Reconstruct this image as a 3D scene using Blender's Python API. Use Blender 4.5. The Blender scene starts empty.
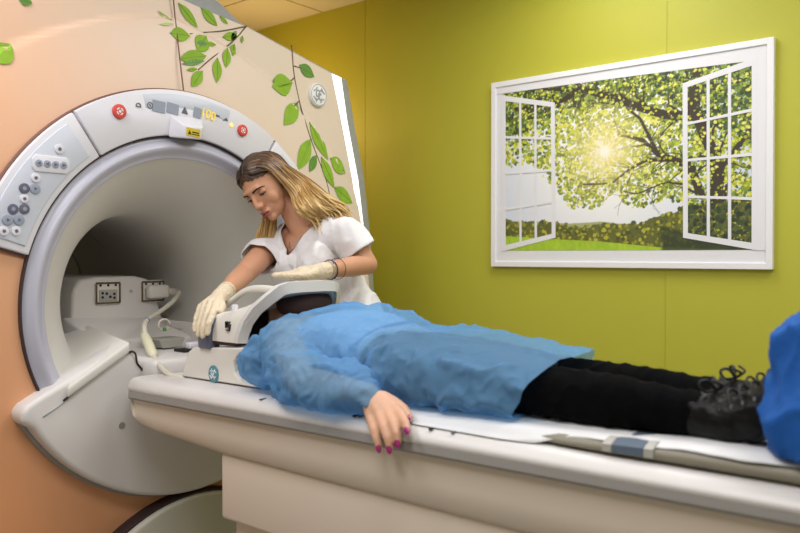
import bpy, bmesh, math, random
import numpy as np
from mathutils import Vector, Matrix, noise
from math import sin, cos, pi, radians, sqrt, atan2
C = bpy.context.scene.collection
random.seed(7)
R_ = np.random.RandomState(5)

# ------------------------------------------------------------ materials
def lin(c):
    return tuple((v/12.92 if v <= .04045 else ((v+.055)/1.055)**2.4) for v in [x/255 for x in c])
def mat(name, rgb, rough=.5, metal=0, bump=0, bscale=60, spec=.5, alpha=None, emit=None, estr=0, sheen=0, var=0, vscale=4, sss=0, coat=0, trans=0):
    m = bpy.data.materials.new(name); m.use_nodes = True
    nt = m.node_tree; b = nt.nodes['Principled BSDF']
    col = lin(rgb)+(1,)
    b.inputs['Base Color'].default_value = col
    b.inputs['Roughness'].default_value = rough
    b.inputs['Metallic'].default_value = metal
    b.inputs['Specular IOR Level'].default_value = spec
    if alpha is not None: b.inputs['Alpha'].default_value = alpha
    if emit: b.inputs['Emission Color'].default_value = lin(emit)+(1,); b.inputs['Emission Strength'].default_value = estr
    if sheen: b.inputs['Sheen Weight'].default_value = sheen
    if coat: b.inputs['Coat Weight'].default_value = coat
    if sss:
        b.inputs['Subsurface Weight'].default_value = sss
        b.inputs['Subsurface Radius'].default_value = (.012,.005,.003); b.inputs['Subsurface Scale'].default_value = 1
    if bump or var:
        tc = nt.nodes.new('ShaderNodeTexCoord'); n = nt.nodes.new('ShaderNodeTexNoise')
        n.inputs['Scale'].default_value = bscale; n.inputs['Detail'].default_value = 4
        nt.links.new(tc.outputs['Object'], n.inputs['Vector'])
        if bump:
            bp = nt.nodes.new('ShaderNodeBump'); bp.inputs['Strength'].default_value = bump; bp.inputs['Distance'].default_value = .01
            nt.links.new(n.outputs['Fac'], bp.inputs['Height']); nt.links.new(bp.outputs['Normal'], b.inputs['Normal'])
        if var:
            n2 = nt.nodes.new('ShaderNodeTexNoise'); n2.inputs['Scale'].default_value = vscale
            nt.links.new(tc.outputs['Object'], n2.inputs['Vector'])
            mx = nt.nodes.new('ShaderNodeMix'); mx.data_type = 'RGBA'
            mx.inputs['A'].default_value = tuple(v*(1-var) for v in col[:3])+(1,)
            mx.inputs['B'].default_value = tuple(min(1,v*(1+var)) for v in col[:3])+(1,)
            nt.links.new(n2.outputs['Fac'], mx.inputs['Factor']); nt.links.new(mx.outputs['Result'], b.inputs['Base Color'])
    return m
M = {}
M['plastic'] = mat('white_plastic', (218,214,211), .38)
M['liner'] = mat('bore_liner_plastic', (216,213,206), .5)
M['panel'] = mat('panel_plastic', (222,221,229), .35)
M['panel_in'] = mat('keypad_membrane', (206,211,224), .4)
M['ringp'] = mat('lavender_grey_plastic', (188,188,202), .3)
M['gap'] = mat('shadow_gap_dark', (62,44,44), .8)  # dark colour painted in for the shade inside the cover gaps
M['brown'] = mat('brown_seam_gap_shade', (118,84,70), .7)  # brown stands for shade in the panel gap; also colours the shell seams
M['greyp'] = mat('grey_plastic', (164,168,172), .4)
M['greyd'] = mat('grey_edge_plastic', (150,146,142), .45)
M['beige'] = mat('beige_enamel', (221,207,190), .42)
M['dark'] = mat('black_plastic', (22,22,24), .5)
M['led'] = mat('led_strip_diffuser', (255,255,255), .5, emit=(250,252,255), estr=1.25)
M['red'] = mat('red_button', (214,72,64), .4)
M['yellow'] = mat('yellow_label', (214,186,30), .5)
M['digit'] = mat('display_digit', (240,210,60), .5, emit=(250,215,60), estr=.35)
M['lamp'] = mat('indicator_lamp', (250,200,120), .5, emit=(255,205,120), estr=.9)
M['icon'] = mat('icon_ink', (96,98,118), .6)
M['iconl'] = mat('display_grey', (150,158,176), .5)
M['badge'] = mat('badge_white', (236,236,234), .4)
M['badget'] = mat('badge_teal', (84,140,156), .4)
M['leaf'] = mat('leaf_print', (138,178,44), .75, var=.22, vscale=25)
M['leafd'] = mat('leaf_print_dark', (92,140,52), .5, var=.3, vscale=30)
M['leafp'] = mat('leaf_print_pale', (200,214,140), .5)
M['twig'] = mat('twig_print', (98,84,60), .6)
M['coil'] = mat('coil_white_plastic', (224,220,212), .35)
M['coilg'] = mat('coil_rim_grey', (210,208,204), .4)
M['coilb'] = mat('coil_inner_blue_grey', (150,172,190), .45)
M['latch'] = mat('slate_blue_latch', (96,102,124), .4)
M['cable'] = mat('cable_cream', (214,208,192), .45)
M['cbox'] = mat('cable_box_cream', (224,220,190), .4)
M['trayp'] = mat('tray_grey', (170,168,160), .5)
M['skin'] = mat('skin_light', (206,152,120), .5, sss=.15, bump=.05, bscale=300, var=.06, vscale=30)
M['skinp'] = mat('skin_hand', (216,168,138), .5, sss=.15, bump=.08, bscale=220, var=.06, vscale=40)
M['lips'] = mat('lips_rose', (146,72,70), .4)
M['eye'] = mat('eye_white', (210,205,200), .2)
M['iris'] = mat('eye_dark', (48,34,28), .2)
M['brow'] = mat('eyebrow_hair', (52,36,28), .8)
M['glove'] = mat('cream_latex', (228,212,184), .55, bump=.5, bscale=160)
M['tunic'] = mat('white_tunic_cotton', (236,234,236), .85, bump=.35, bscale=35, sheen=.1)
M['trouser'] = mat('white_trouser_cotton', (226,224,224), .85)
M['black'] = mat('black_leggings', (6,6,7), .95, bump=.2, bscale=80, spec=.08)
M['shoe'] = mat('black_shiny_leather', (5,5,6), .42, bump=.3, bscale=70, spec=.22)
M['lace'] = mat('black_lace', (18,18,20), .6)
M['blue'] = mat('royal_blue_cloth', (0,80,158), .85, bump=.25, bscale=50)
M['paper'] = mat('white_paper_sheet', (222,222,222), .9, bump=.35, bscale=22)
M['pad'] = mat('grey_green_vinyl_pad', (138,132,116), .5)
M['strapb'] = mat('blue_grey_strap', (84,98,114), .7)
M['nail'] = mat('magenta_nail', (160,20,110), .2, coat=.6)
M['silver'] = mat('silver_metal', (190,190,195), .25, metal=1)
M['bead'] = mat('dark_bead', (50,30,40), .3)
M['penb'] = mat('blue_pen_plastic', (40,80,190), .3)
M['penr'] = mat('red_pen_plastic', (190,40,50), .3)
M['white'] = mat('white_frame_paint', (240,240,242), .4)
M['white2'] = mat('white_printed_border', (232,232,236), .6)
M['tealm'] = mat('green_mark', (70,150,80), .5)
M['hairp'] = mat('dark_brown_hair', (40,24,20), .5)
M['domep'] = mat('lower_base_plastic', (196,194,180), .45)

# ------------------------------------------------------------ object helpers
def link(name, me, m=None, parent=None, smooth=True):
    o = bpy.data.objects.new(name, me); C.objects.link(o)
    if m is not None: me.materials.append(m)
    if parent is not None: o.parent = parent; o.matrix_parent_inverse = parent.matrix_world.inverted()
    if smooth:
        for p in me.polygons: p.use_smooth = True
    return o
def from_bm(name, bm, m, parent=None, smooth=True):
    bmesh.ops.recalc_face_normals(bm, faces=bm.faces)
    me = bpy.data.meshes.new(name); bm.to_mesh(me); bm.free()
    return link(name, me, m, parent, smooth)
def from_py(name, v, f, m, parent=None, smooth=True, recalc=True):
    me = bpy.data.meshes.new(name); me.from_pydata([tuple(a) for a in v], [], f)
    if recalc:
        bm = bmesh.new(); bm.from_mesh(me); bmesh.ops.recalc_face_normals(bm, faces=bm.faces); bm.to_mesh(me); bm.free()
    return link(name, me, m, parent, smooth)
def bevel(o, w, seg=3, ang=35):
    b = o.modifiers.new('bevel', 'BEVEL'); b.width = w; b.segments = seg; b.limit_method = 'ANGLE'; b.angle_limit = radians(ang)
    b.harden_normals = False
    return o
def thing(name, loc, label, cat, group=None):
    o = bpy.data.objects.new(name, None); C.objects.link(o); o.location = loc; o.empty_display_size = .1
    bpy.context.view_layer.update()
    return tag(o, label, cat, group)
def tag(o, label, cat, group=None):
    o['label'] = label; o['category'] = cat
    if group: o['group'] = group
    return o
def struct(o): o['kind'] = 'structure'; return o
def sharp(o, ang=40):
    me = o.data
    bm = bmesh.new(); bm.from_mesh(me)
    for e in bm.edges:
        if len(e.link_faces) == 2 and e.calc_face_angle(0) > radians(ang): e.smooth = False
    bm.to_mesh(me); bm.free(); return o
def box(name, lo, hi, m, parent=None, bev=0, seg=3):
    bm = bmesh.new()
    vs = [bm.verts.new((x,y,z)) for x in (lo[0],hi[0]) for y in (lo[1],hi[1]) for z in (lo[2],hi[2])]
    for f in ((0,1,3,2),(4,6,7,5),(0,4,5,1),(2,3,7,6),(0,2,6,4),(1,5,7,3)): bm.faces.new([vs[i] for i in f])
    o = from_bm(name, bm, m, parent, smooth=bev > 0)
    if bev: bevel(o, bev, seg)
    return o
def prism(name, poly, axis, a, b, m, parent=None, bev=0, seg=3, shrink=None):
    """polygon in the two other axes, extruded along axis from a to b"""
    def P(p, t):
        q = list(p); q.insert(axis, t); return q
    n = len(poly)
    v = [P(p, a) for p in poly] + [P(p, b) for p in poly]
    f = [list(range(n)), list(range(2*n-1, n-1, -1))] + [[i, (i+1)%n, n+(i+1)%n, n+i] for i in range(n)]
    o = from_py(name, v, f, m, parent, smooth=bev > 0)
    if bev: bevel(o, bev, seg, 25)
    return o
def loft(name, secs, m, parent=None, closed=True, cap=True, smooth=True):
    n = len(secs[0]); v = [p for s in secs for p in s]; f = []
    for k in range(len(secs)-1):
        for i in range(n if closed else n-1):
            j = (i+1) % n
            f.append([k*n+i, k*n+j, (k+1)*n+j, (k+1)*n+i])
    if cap and closed: f.append(list(range(n))); f.append(list(range((len(secs)-1)*n, len(secs)*n)))
    return from_py(name, v, f, m, parent, smooth)
def spline(pts, n=8):
    """Catmull-Rom through points"""
    P = [Vector(p) for p in pts]; P = [P[0]*2-P[1]] + P + [P[-1]*2-P[-2]]
    out = []
    for i in range(1, len(P)-2):
        for k in range(n):
            t = k/n
            out.append(.5*((2*P[i]) + (P[i+1]-P[i-1])*t + (2*P[i-1]-5*P[i]+4*P[i+1]-P[i+2])*t*t + (3*P[i]-P[i-1]-3*P[i+1]+P[i+2])*t**3))
    out.append(P[-2].copy()); return out
def tube_into(bm, pts, rad, seg=8, flat=1.0, up=Vector((0,0,1))):
    n = len(pts); prev = None; rings = []
    for i, p in enumerate(pts):
        t = (pts[min(i+1,n-1)] - pts[max(i-1,0)])
        if t.length < 1e-9: t = Vector((0,0,1))
        t.normalize()
        u = up - t*up.dot(t)
        if u.length < 1e-3: u = Vector((1,0,0)) - t*t.x
        u.normalize()
        if prev is not None:
            u2 = prev - t*prev.dot(t)
            if u2.length > 1e-3: u = u2.normalized()
        prev = u; w = t.cross(u)
        r = rad(i/(n-1)) if callable(rad) else rad
        rings.append([bm.verts.new(p + (u*cos(a)*flat + w*sin(a))*r) for a in [2*pi*k/seg for k in range(seg)]])
    for a, b in zip(rings, rings[1:]):
        for k in range(seg): bm.faces.new((a[k], a[(k+1)%seg], b[(k+1)%seg], b[k]))
    bm.faces.new(rings[0]); bm.faces.new(rings[-1])
def tube(name, pts, rad, m, parent=None, seg=8, n=6, flat=1.0):
    bm = bmesh.new(); tube_into(bm, spline(pts, n), rad, seg, flat); return from_bm(name, bm, m, parent)
def disc(name, c, r, axis, a, b, m, parent=None, n=32, bev=0, ry=None):
    poly = [(c[0]+r*cos(2*pi*k/n), c[1]+(ry or r)*sin(2*pi*k/n)) for k in range(n)]
    o = prism(name, poly, axis, a, b, m, parent, bev); return o
def lathe(name, prof, m, parent=None, c=(0,1.07), n=96, a0=0, a1=360):
    """profile of (x, r) turned about the bore axis"""
    full = abs(a1-a0) >= 360
    k = n if full else n+1
    secs = []
    for i in range(k):
        a = radians(a0+(a1-a0)*i/n)
        secs.append([(x, c[0]+r*cos(a), c[1]+r*sin(a)) for x, r in prof])
    if full: secs.append(secs[0])
    v = [p for s in secs[:k] for p in s]; q = len(prof); f = []
    for i in range(n):
        j = (i+1) % k
        for t in range(q-1): f.append([i*q+t, i*q+t+1, j*q+t+1, j*q+t])
    return from_py(name, v, f, m, parent)
def sector(name, a0, a1, r0, r1, x0, x1, m, parent, bev=.004, c=(0,1.07), n=40):
    pts = [(c[0]+r1*cos(radians(a0+(a1-a0)*i/n)), c[1]+r1*sin(radians(a0+(a1-a0)*i/n))) for i in range(n+1)]
    pts += [(c[0]+r0*cos(radians(a1+(a0-a1)*i/n)), c[1]+r0*sin(radians(a1+(a0-a1)*i/n))) for i in range(n+1)]
    return prism(name, pts, 0, x0, x1, m, parent, bev, 2)

# text as mesh; flat letters with a little thickness
def text(name, s, loc, size, m, parent, right, up, ext=.0006, align='CENTER'):
    cu = bpy.data.curves.new(name, 'FONT'); cu.body = s; cu.size = size; cu.extrude = ext; cu.align_x = align; cu.align_y = 'CENTER'
    t = bpy.data.objects.new('tmp', cu); C.objects.link(t); bpy.context.view_layer.update()
    me = bpy.data.meshes.new_from_object(t.evaluated_get(bpy.context.evaluated_depsgraph_get()))
    bpy.data.objects.remove(t); me.name = name
    r = Vector(right).normalized(); u = Vector(up).normalized(); w = r.cross(u)
    mt = Matrix((( r.x,u.x,w.x,loc[0]),(r.y,u.y,w.y,loc[1]),(r.z,u.z,w.z,loc[2]),(0,0,0,1)))
    me.transform(mt); me.materials.clear()
    return link(name, me, m, parent, False)

# ------------------------------------------------------------ organic blobs
def chain(bm, pts, rad, n=None, k=1.0, seg=20):
    """spheres joined by cones; n,k squash across direction n"""
    n = Vector(n).normalized() if n is not None else None
    def sq(d): return d - n*d.dot(n)*(1-k) if n is not None else d
    P = [Vector(p) for p in pts]
    for p, r in zip(P, rad):
        g = bmesh.ops.create_icosphere(bm, subdivisions=3, radius=r)
        for v in g['verts']: v.co = p + sq(v.co)
    for i in range(len(P)-1):
        a, b = P[i], P[i+1]; t = (b-a)
        if t.length < 1e-6: continue
        t.normalize(); u = t.orthogonal().normalized(); w = t.cross(u)
        A = []; B = []
        for q in range(seg):
            d = u*cos(2*pi*q/seg) + w*sin(2*pi*q/seg)
            A.append(bm.verts.new(a + sq(d*rad[i]))); B.append(bm.verts.new(b + sq(d*rad[i+1])))
        for q in range(seg): bm.faces.new((A[q], A[(q+1)%seg], B[(q+1)%seg], B[q]))
        bm.faces.new(A[::-1]); bm.faces.new(B)
def ell(bm, c, r, mt=None):
    g = bmesh.ops.create_icosphere(bm, subdivisions=4, radius=1)
    for v in g['verts']:
        p = Vector((v.co.x*r[0], v.co.y*r[1], v.co.z*r[2]))
        v.co = (mt @ p if mt else p) + Vector(c)
def remesh(bm, voxel, smooth=4, fac=.5):
    me = bpy.data.meshes.new('t'); bmesh.ops.recalc_face_normals(bm, faces=bm.faces); bm.to_mesh(me); bm.free()
    o = bpy.data.objects.new('t', me); C.objects.link(o)
    r = o.modifiers.new('r', 'REMESH'); r.mode = 'VOXEL'; r.voxel_size = voxel; r.adaptivity = 0
    if smooth:
        s = o.modifiers.new('s', 'SMOOTH'); s.factor = fac; s.iterations = smooth
    bpy.context.view_layer.update()
    out = bpy.data.meshes.new_from_object(o.evaluated_get(bpy.context.evaluated_depsgraph_get()))
    bpy.data.objects.remove(o); return out
def coords(me):
    a = np.empty(len(me.vertices)*3); me.vertices.foreach_get('co', a); return a.reshape(-1,3)
def normals(me):
    a = np.empty(len(me.vertices)*3); me.vertex_normals.foreach_get('vector', a); return a.reshape(-1,3)
def setco(me, a): me.vertices.foreach_set('co', a.ravel()); me.update()
def push(me, c, r, vec):
    a = coords(me); d = np.linalg.norm((a-np.array(c))/np.array(r), axis=1)
    w = np.exp(-d*d*1.6); a += w[:,None]*np.array(vec); setco(me, a)
def wrinkle(me, amp, sc, stretch=(1,1,1), ridged=True, mask=None, seed=0):
    a = coords(me); nn = normals(me); st = np.array(stretch)
    h = np.array([noise.noise(Vector((p*st*sc+seed).tolist())) for p in a])
    if ridged: h = np.clip(1-2.6*np.abs(h),0,1)**1.6
    w = 1 if mask is None else mask(a)
    a += nn*(h*amp*w)[:,None]; setco(me, a)
def cut(me, pred):
    bm = bmesh.new(); bm.from_mesh(me)
    kill = [v for v in bm.verts if pred(v.co)]
    bmesh.ops.delete(bm, geom=kill, context='VERTS')
    for it in range(8):      # even out the cut edge
        new = {}
        for v in bm.verts:
            if v.is_boundary:
                nb_ = [e.other_vert(v).co for e in v.link_edges if e.is_boundary]
                if len(nb_) == 2: new[v] = (v.co*2+nb_[0]+nb_[1])/4
        for v, c in new.items(): v.co = c
    bm.to_mesh(me); bm.free(); me.update()

# ------------------------------------------------------------ the room
def wallmat():
    m = mat('lime_green_wall_paint', (186,184,58), .55, bump=.08, bscale=180)
    return m
M['wall'] = wallmat()
M['wall2'] = mat('pale_wall_paint', (214,208,190), .7)
M['floor'] = mat('grey_vinyl_floor', (150,148,142), .5)
def ceilmat():
    m = mat('ceiling_tile_white', (226,222,204), .8)
    nt = m.node_tree; b = nt.nodes['Principled BSDF']
    tc = nt.nodes.new('ShaderNodeTexCoord'); br = nt.nodes.new('ShaderNodeTexBrick')
    mp = nt.nodes.new('ShaderNodeMapping'); mp.inputs['Location'].default_value = (.25,.1,0)
    br.offset = 0; br.inputs['Scale'].default_value = 1; br.inputs['Brick Width'].default_value = .6; br.inputs['Row Height'].default_value = .6
    br.inputs['Mortar Size'].default_value = .006
    br.inputs['Color1'].default_value = br.inputs['Color2'].default_value = lin((226,222,204))+(1,)
    br.inputs['Mortar'].default_value = lin((150,140,110))+(1,)
    nt.links.new(tc.outputs['Object'], mp.inputs['Vector']); nt.links.new(mp.outputs['Vector'], br.inputs['Vector'])
    nt.links.new(br.outputs['Color'], b.inputs['Base Color']); return m
M['ceil'] = ceilmat()
X0, X1, Y0, Y1, H = -2.9, 3.9, -3.0, 1.5, 2.56
T = .1
struct(box('floor', (X0-T,Y0-T,-T), (X1+T,Y1+T,0), M['floor']))
struct(box('ceiling', (X0-T,Y0-T,H), (X1+T,Y1+T,H+T), M['ceil']))
struct(box('wall_back', (X0-T,Y1,0), (X1+T,Y1+T,H), M['wall']))
struct(box('wall_front', (X0-T,Y0-T,0), (X1+T,Y0,H), M['wall2']))
struct(box('wall_left', (X0-T,Y0,0), (X0,Y1,H), M['wall2']))
struct(box('wall_right', (X1,Y0,0), (X1+T,Y1,H), M['wall2']))
# fine joints between the lengths of wall covering
SEAM = (1.059, 1.048)[0]
struct(box('trim_1', (-.538,Y1-.0015,0), (-.535,Y1,H), mat('wall_joint', (178,177,54), .6)))
struct(box('trim_2', (SEAM,Y1-.0015,0), (SEAM+.003,Y1,H), bpy.data.materials['wall_joint']))

# ------------------------------------------------------------ light
def area(name, loc, size, power, color=(1,1,1), rot=(0,0,0), sy=None):
    l = bpy.data.lights.new(name, 'AREA'); l.shape = 'RECTANGLE'; l.size = size; l.size_y = sy or size; l.energy = power; l.color = color
    o = bpy.data.objects.new(name, l); C.objects.link(o); o.location = loc; o.rotation_euler = rot; return o
area('ceiling_lamp', (1.6,-1.3,H-.03), .6, 24, (.98,.97,1), sy=1.2)
area('ceiling_lamp', (.3,-1.3,H-.03), .6, 20, (.98,.97,1), sy=1.2)
area('ceiling_lamp', (2.3,.4,H-.03), .6, 21, (.99,.98,1), sy=1.2)
area('ceiling_lamp', (.9,.75,H-.03), .6, 14, (.99,.98,1), sy=.9)
pl_ = bpy.data.lights.new('wall_lamp','POINT'); pl_.energy = 9; pl_.color = (1,.60,.24); pl_.shadow_soft_size = .1
po_ = bpy.data.objects.new('wall_lamp', pl_); C.objects.link(po_); po_.location = (-1.0,1.12,1.95)
w = bpy.data.worlds.new('World'); bpy.context.scene.world = w; w.use_nodes = True
w.node_tree.nodes['Background'].inputs[0].default_value = (.8,.85,1,1); w.node_tree.nodes['Background'].inputs[1].default_value = .3

# ------------------------------------------------------------ camera
cam = bpy.data.cameras.new('camera'); co = bpy.data.objects.new('camera', cam); C.objects.link(co)
cam.sensor_width = 36; cam.lens = 35
co.location = (2.2,-1.55,1.226)
co.rotation_euler = (radians(90-.847), 0, radians(90-50.662))
cam.dof.use_dof = True; cam.dof.focus_distance = 2.62; cam.dof.aperture_fstop = 3.2
bpy.context.scene.camera = co
vs = bpy.context.scene.view_settings
vs.view_transform = 'Standard'; vs.look = 'None'; vs.gamma = 1; vs.use_curve_mapping = False; vs.exposure = 0.0

# ------------------------------------------------------------ the framed view on the wall
pic = thing('framed_picture', (.86,1.49,1.59), 'large white framed print of an open window and sunlit tree on the green wall', 'picture')
fx0, fx1, fz0, fz1 = .26, 1.46, 1.173, 2.012
def frame(name, x0,x1,z0,z1, w, y0, y1, m, bev):
    v = []; f = []
    for y in (y0,y1):
        v += [(x0,y,z0),(x1,y,z0),(x1,y,z1),(x0,y,z1),(x0+w,y,z0+w),(x1-w,y,z0+w),(x1-w,y,z1-w),(x0+w,y,z1-w)]
    for i in range(4):
        j = (i+1)%4
        f += [[i,j,4+j,4+i],[8+i,8+j,12+j,12+i],[i,j,8+j,8+i],[4+i,4+j,12+j,12+i]]
    o = from_py(name, v, f, m, pic, False); bevel(o, bev, 2); return o
frame('frame', fx0,fx1,fz0,fz1, .024, 1.474,1.4995, M['white'], .002)
box('backing_board', (fx0+.01,1.482,fz0+.01), (fx1-.01,1.497,fz1-.01), M['white2'], pic)
px0, px1, pz0, pz1 = (0.317, 1.247)[0], (1.403, 1.243)[0], (0.874, 1.245)[1], (0.871, 1.956)[1]
NX, NZ = 520, 300
gx, gz = np.meshgrid(np.linspace(px0,px1,NX), np.linspace(pz0,pz1,NZ))
def L3(c): return np.array(lin(c))
def paint():
    u = (gx-px0)/(px1-px0); v = (gz-pz0)/(pz1-pz0)
    sun = np.array((0.811, 1.654))
    d = np.hypot(gx-sun[0], gz-sun[1])
    img = np.zeros((NZ,NX,3))
    sky0, sky1 = L3((214,222,240)), L3((250,250,246))
    t = np.clip(1.5-d/.38,0,1)[...,None]
    img[:] = sky0*(1-t)+sky1*t
    rs = np.random.RandomState(3)
    def nz(sc, seed, octv=3):
        out = np.zeros((NZ,NX)); a = 1
        for o in range(octv):
            n = int(sc*2**o)+2; g = rs.rand(n, int(n*1.8)+2)
            yy = v*(n-1.001); xx = u*(g.shape[1]-1.001); iy = yy.astype(int); ix = xx.astype(int); fy = yy-iy; fx = xx-ix
            fy = fy*fy*(3-2*fy); fx = fx*fx*(3-2*fx)
            out += a*((g[iy,ix]*(1-fx)+g[iy,ix+1]*fx)*(1-fy)+(g[iy+1,ix]*(1-fx)+g[iy+1,ix+1]*fx)*fy); a *= .6
        return out/(1+.6+.36 if octv==3 else 1)
    def blend(mask, col):
        m = np.clip(mask,0,1)[...,None]; img[:] = img*(1-m)+col*m
    # branches of the tree
    def seg(p, q, r0, r1):
        p = np.array(p); q = np.array(q); ab = q-p
        t = np.clip(((gx-p[0])*ab[0]+(gz-p[1])*ab[1])/(ab@ab),0,1)
        dd = np.hypot(gx-p[0]-t*ab[0], gz-p[1]-t*ab[1]); r = r0+(r1-r0)*t
        return np.clip((r-dd)/.0022+.5,0,1)
    def limb(pts, r0, r1, kids=3):
        P = [np.array(p, float) for p in pts]; n = len(P)-1; mk = np.zeros_like(gx)
        for i in range(n):
            a = r0+(r1-r0)*i/n; b = r0+(r1-r0)*(i+1)/n
            mk = np.maximum(mk, seg(P[i],P[i+1],a,b))
            for k in range(kids):
                s = P[i]+(P[i+1]-P[i])*rs.rand(); ang = atan2(*(P[i+1]-P[i])[::-1])+rs.choice([-1,1])*(.5+.5*rs.rand()); q = s
                rr = max(.0018, b*.45)
                for j in range(4):
                    q2 = q+np.array([cos(ang),sin(ang)])*(.022+.02*rs.rand()); ang += rs.randn()*.35
                    mk = np.maximum(mk, seg(q,q2,rr,rr*.7)); q = q2; rr *= .7
        return mk
    bark = L3((58,46,28))
    def leaves(cover, n, cols, size, seed, sharp=.55):
        m0 = nz(7, seed); 
        for k in range(n):
            i = rs.randint(0,NZ); j = rs.randint(0,NX)
            if cover[i,j]*(.5+m0[i,j]) < sharp*(.6+.7*rs.rand()): continue
            s = size*(.5+rs.rand()); hh = max(1,int(s)); ww = max(1,int(s*(.8+.8*rs.rand())))
            dd = d[i,j]; c = cols[rs.randint(len(cols))]
            g = np.exp(-(dd/.16)**2)
            c = c*(1-g*.7)+L3((252,244,150))*g*.7
            y0,y1,x0,x1 = max(0,i-hh),min(NZ,i+hh+1),max(0,j-ww),min(NX,j+ww+1)
            yy,xx = np.mgrid[y0:y1,x0:x1]
            mk = ((yy-i)/(hh+.3))**2+((xx-j)/(ww+.3))**2 + (rs.rand(*yy.shape)-.5)*.5 < 1
            img[y0:y1,x0:x1][mk] = c
    def prof(pts):   # lower edge of the foliage as a function of x
        xs = [p[0] for p in pts]; zs = [p[1] for p in pts]; return np.interp(gx, xs, zs)
    low = prof([(0.316, 1.61),(0.457, 1.622),(0.584, 1.511),(0.662, 1.416),(0.77, 1.412),(0.853, 1.477),(0.933, 1.406),(1.03, 1.431),(1.123, 1.436),(1.213, 1.378),(1.402, 1.364)])
    cov = np.clip((gz-low)/.03+.3,0,1)
    dense = cov*np.clip(.62+.5*u+.35*(v-.6),0,1)
    ylw = [L3(c) for c in ((196,204,46),(224,224,84),(166,178,34),(236,230,120),(140,154,36))]
    grn = [L3(c) for c in ((104,132,38),(126,152,44),(84,110,36),(150,170,58),(64,88,34))]
    dk = [L3(c) for c in ((48,66,30),(60,84,34),(38,52,26),(78,98,40))]
    leaves(dense, 9500, ylw+grn, 2.6, 1, .42)
    # dark crown parts: upper left, upper middle and right
    top = np.clip((gz-prof([(0.316, 1.717),(0.456, 1.767),(0.583, 1.816),(0.704, 1.842),(0.871, 1.803),(1.065, 1.836),(1.193, 1.712),(1.4, 1.622)]))/.04,0,1)
    leaves(top*cov, 8200, grn+dk+dk, 2.8, 2, .50)
    m = limb([(1.248, 1.279),(1.255, 1.404),(1.267, 1.563),(1.208, 1.702),(1.166, 1.823),(1.188, 1.946)], .030, .015)
    m = np.maximum(m, limb([(1.268, 1.545),(1.348, 1.644),(1.397, 1.708)], .012, .006))
    m = np.maximum(m, limb([(1.179, 1.759),(1.066, 1.775),(0.931, 1.83),(0.81, 1.888),(0.693, 1.927),(0.617, 1.888),(0.526, 1.883),(0.384, 1.88)], .019, .007))
    m = np.maximum(m, limb([(0.81, 1.884),(0.704, 1.921),(0.549, 1.946),(0.432, 1.978)], .012, .004))
    m = np.maximum(m, limb([(1.202, 1.456),(1.167, 1.561),(1.094, 1.601),(1.038, 1.62),(0.971, 1.688),(0.872, 1.716)], .018, .005))
    m = np.maximum(m, limb([(1.095, 1.597),(0.991, 1.605),(0.922, 1.576),(0.842, 1.52),(0.706, 1.524)], .008, .003))
    m = np.maximum(m, limb([(1.038, 1.62),(0.961, 1.774),(0.911, 1.817)], .008, .004))
    m = np.maximum(m, limb([(1.141, 1.499),(1.067, 1.513),(0.952, 1.472),(0.893, 1.485)], .004, .002))
    blend(m*(1-.75*np.exp(-(d/.07)**2)), bark)
    leaves(dense, 2000, ylw, 2.0, 4, .72)
    leaves(top*cov, 1300, grn+ylw[:2], 1.9, 5, .8)
    # hills, tree line, meadow
    hl = prof([(0.316, 1.386),(0.504, 1.366),(0.663, 1.362),(0.791, 1.366),(0.933, 1.351),(1.402, 1.364)])+.006*(nz(14,6)-.5)
    blend((hl-gz)/.003, L3((170,176,120)))
    tl = prof([(0.316, 1.397),(0.41, 1.377),(0.55, 1.379),(0.607, 1.367),(0.706, 1.345),(0.812, 1.362),(0.953, 1.358),(1.105, 1.4),(1.177, 1.425),(1.402, 1.433)])+.03*(nz(26,7)-.6)
    tm = np.clip((tl-gz)/.003,0,1); blend(tm, L3((96,100,30)))
    leaves(tm, 5200, [L3(c) for c in ((150,150,36),(110,112,30),(70,80,26),(186,180,50),(84,90,30))], 2.6, 8, .3)
    dr = np.clip((gx-prof([(1.401, 1.536)]*2)*0-(1.14, 1.554)[0])/.02,0,1)*tm
    leaves(dr, 5200, [L3(c) for c in ((44,60,26),(58,76,32),(34,46,24),(76,92,40))], 3, 9, .3)
    gl = prof([(0.316, 1.315),(0.596, 1.295),(0.791, 1.284),(1.031, 1.259),(1.403, 1.246)])
    gm = np.clip((gl-gz)/.003,0,1); grass = L3((168,202,40))*(.75+.5*nz(30,10))[...,None]
    img[:] = img*(1-gm[...,None])+grass*gm[...,None]
    br = np.clip(((1.196, 1.307)[1]+(gx-(1.196, 1.307)[0])*-.25-gz)/.01,0,1)*np.clip((gx-(1.04, 1.263)[0])/.02,0,1)
    blend(br*.9, L3((40,54,24)))
    # the printed sun with its rays
    ang = np.arctan2(gz-sun[1], gx-sun[0]); ray = np.zeros_like(d)
    for k in range(14):
        a = 2*pi*k/14+.12; da = np.abs((ang-a+pi)%(2*pi)-pi)
        ray = np.maximum(ray, np.exp(-(da*d/(.0035))**2)*np.exp(-d/(.05 if k%2 else .09)))
    gold = L3((255,236,150))
    img[:] = img*(1-.55*np.exp(-(d/.1)**2)[...,None]) + gold*.55*np.exp(-(d/.1)**2)[...,None]
    s = np.clip(ray*.9+1.4*np.exp(-(d/.018)**2),0,1)[...,None]; img[:] = img*(1-s)+L3((255,252,232))*s
    img[:] = img*.97+.012
    return img
img = paint()
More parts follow.
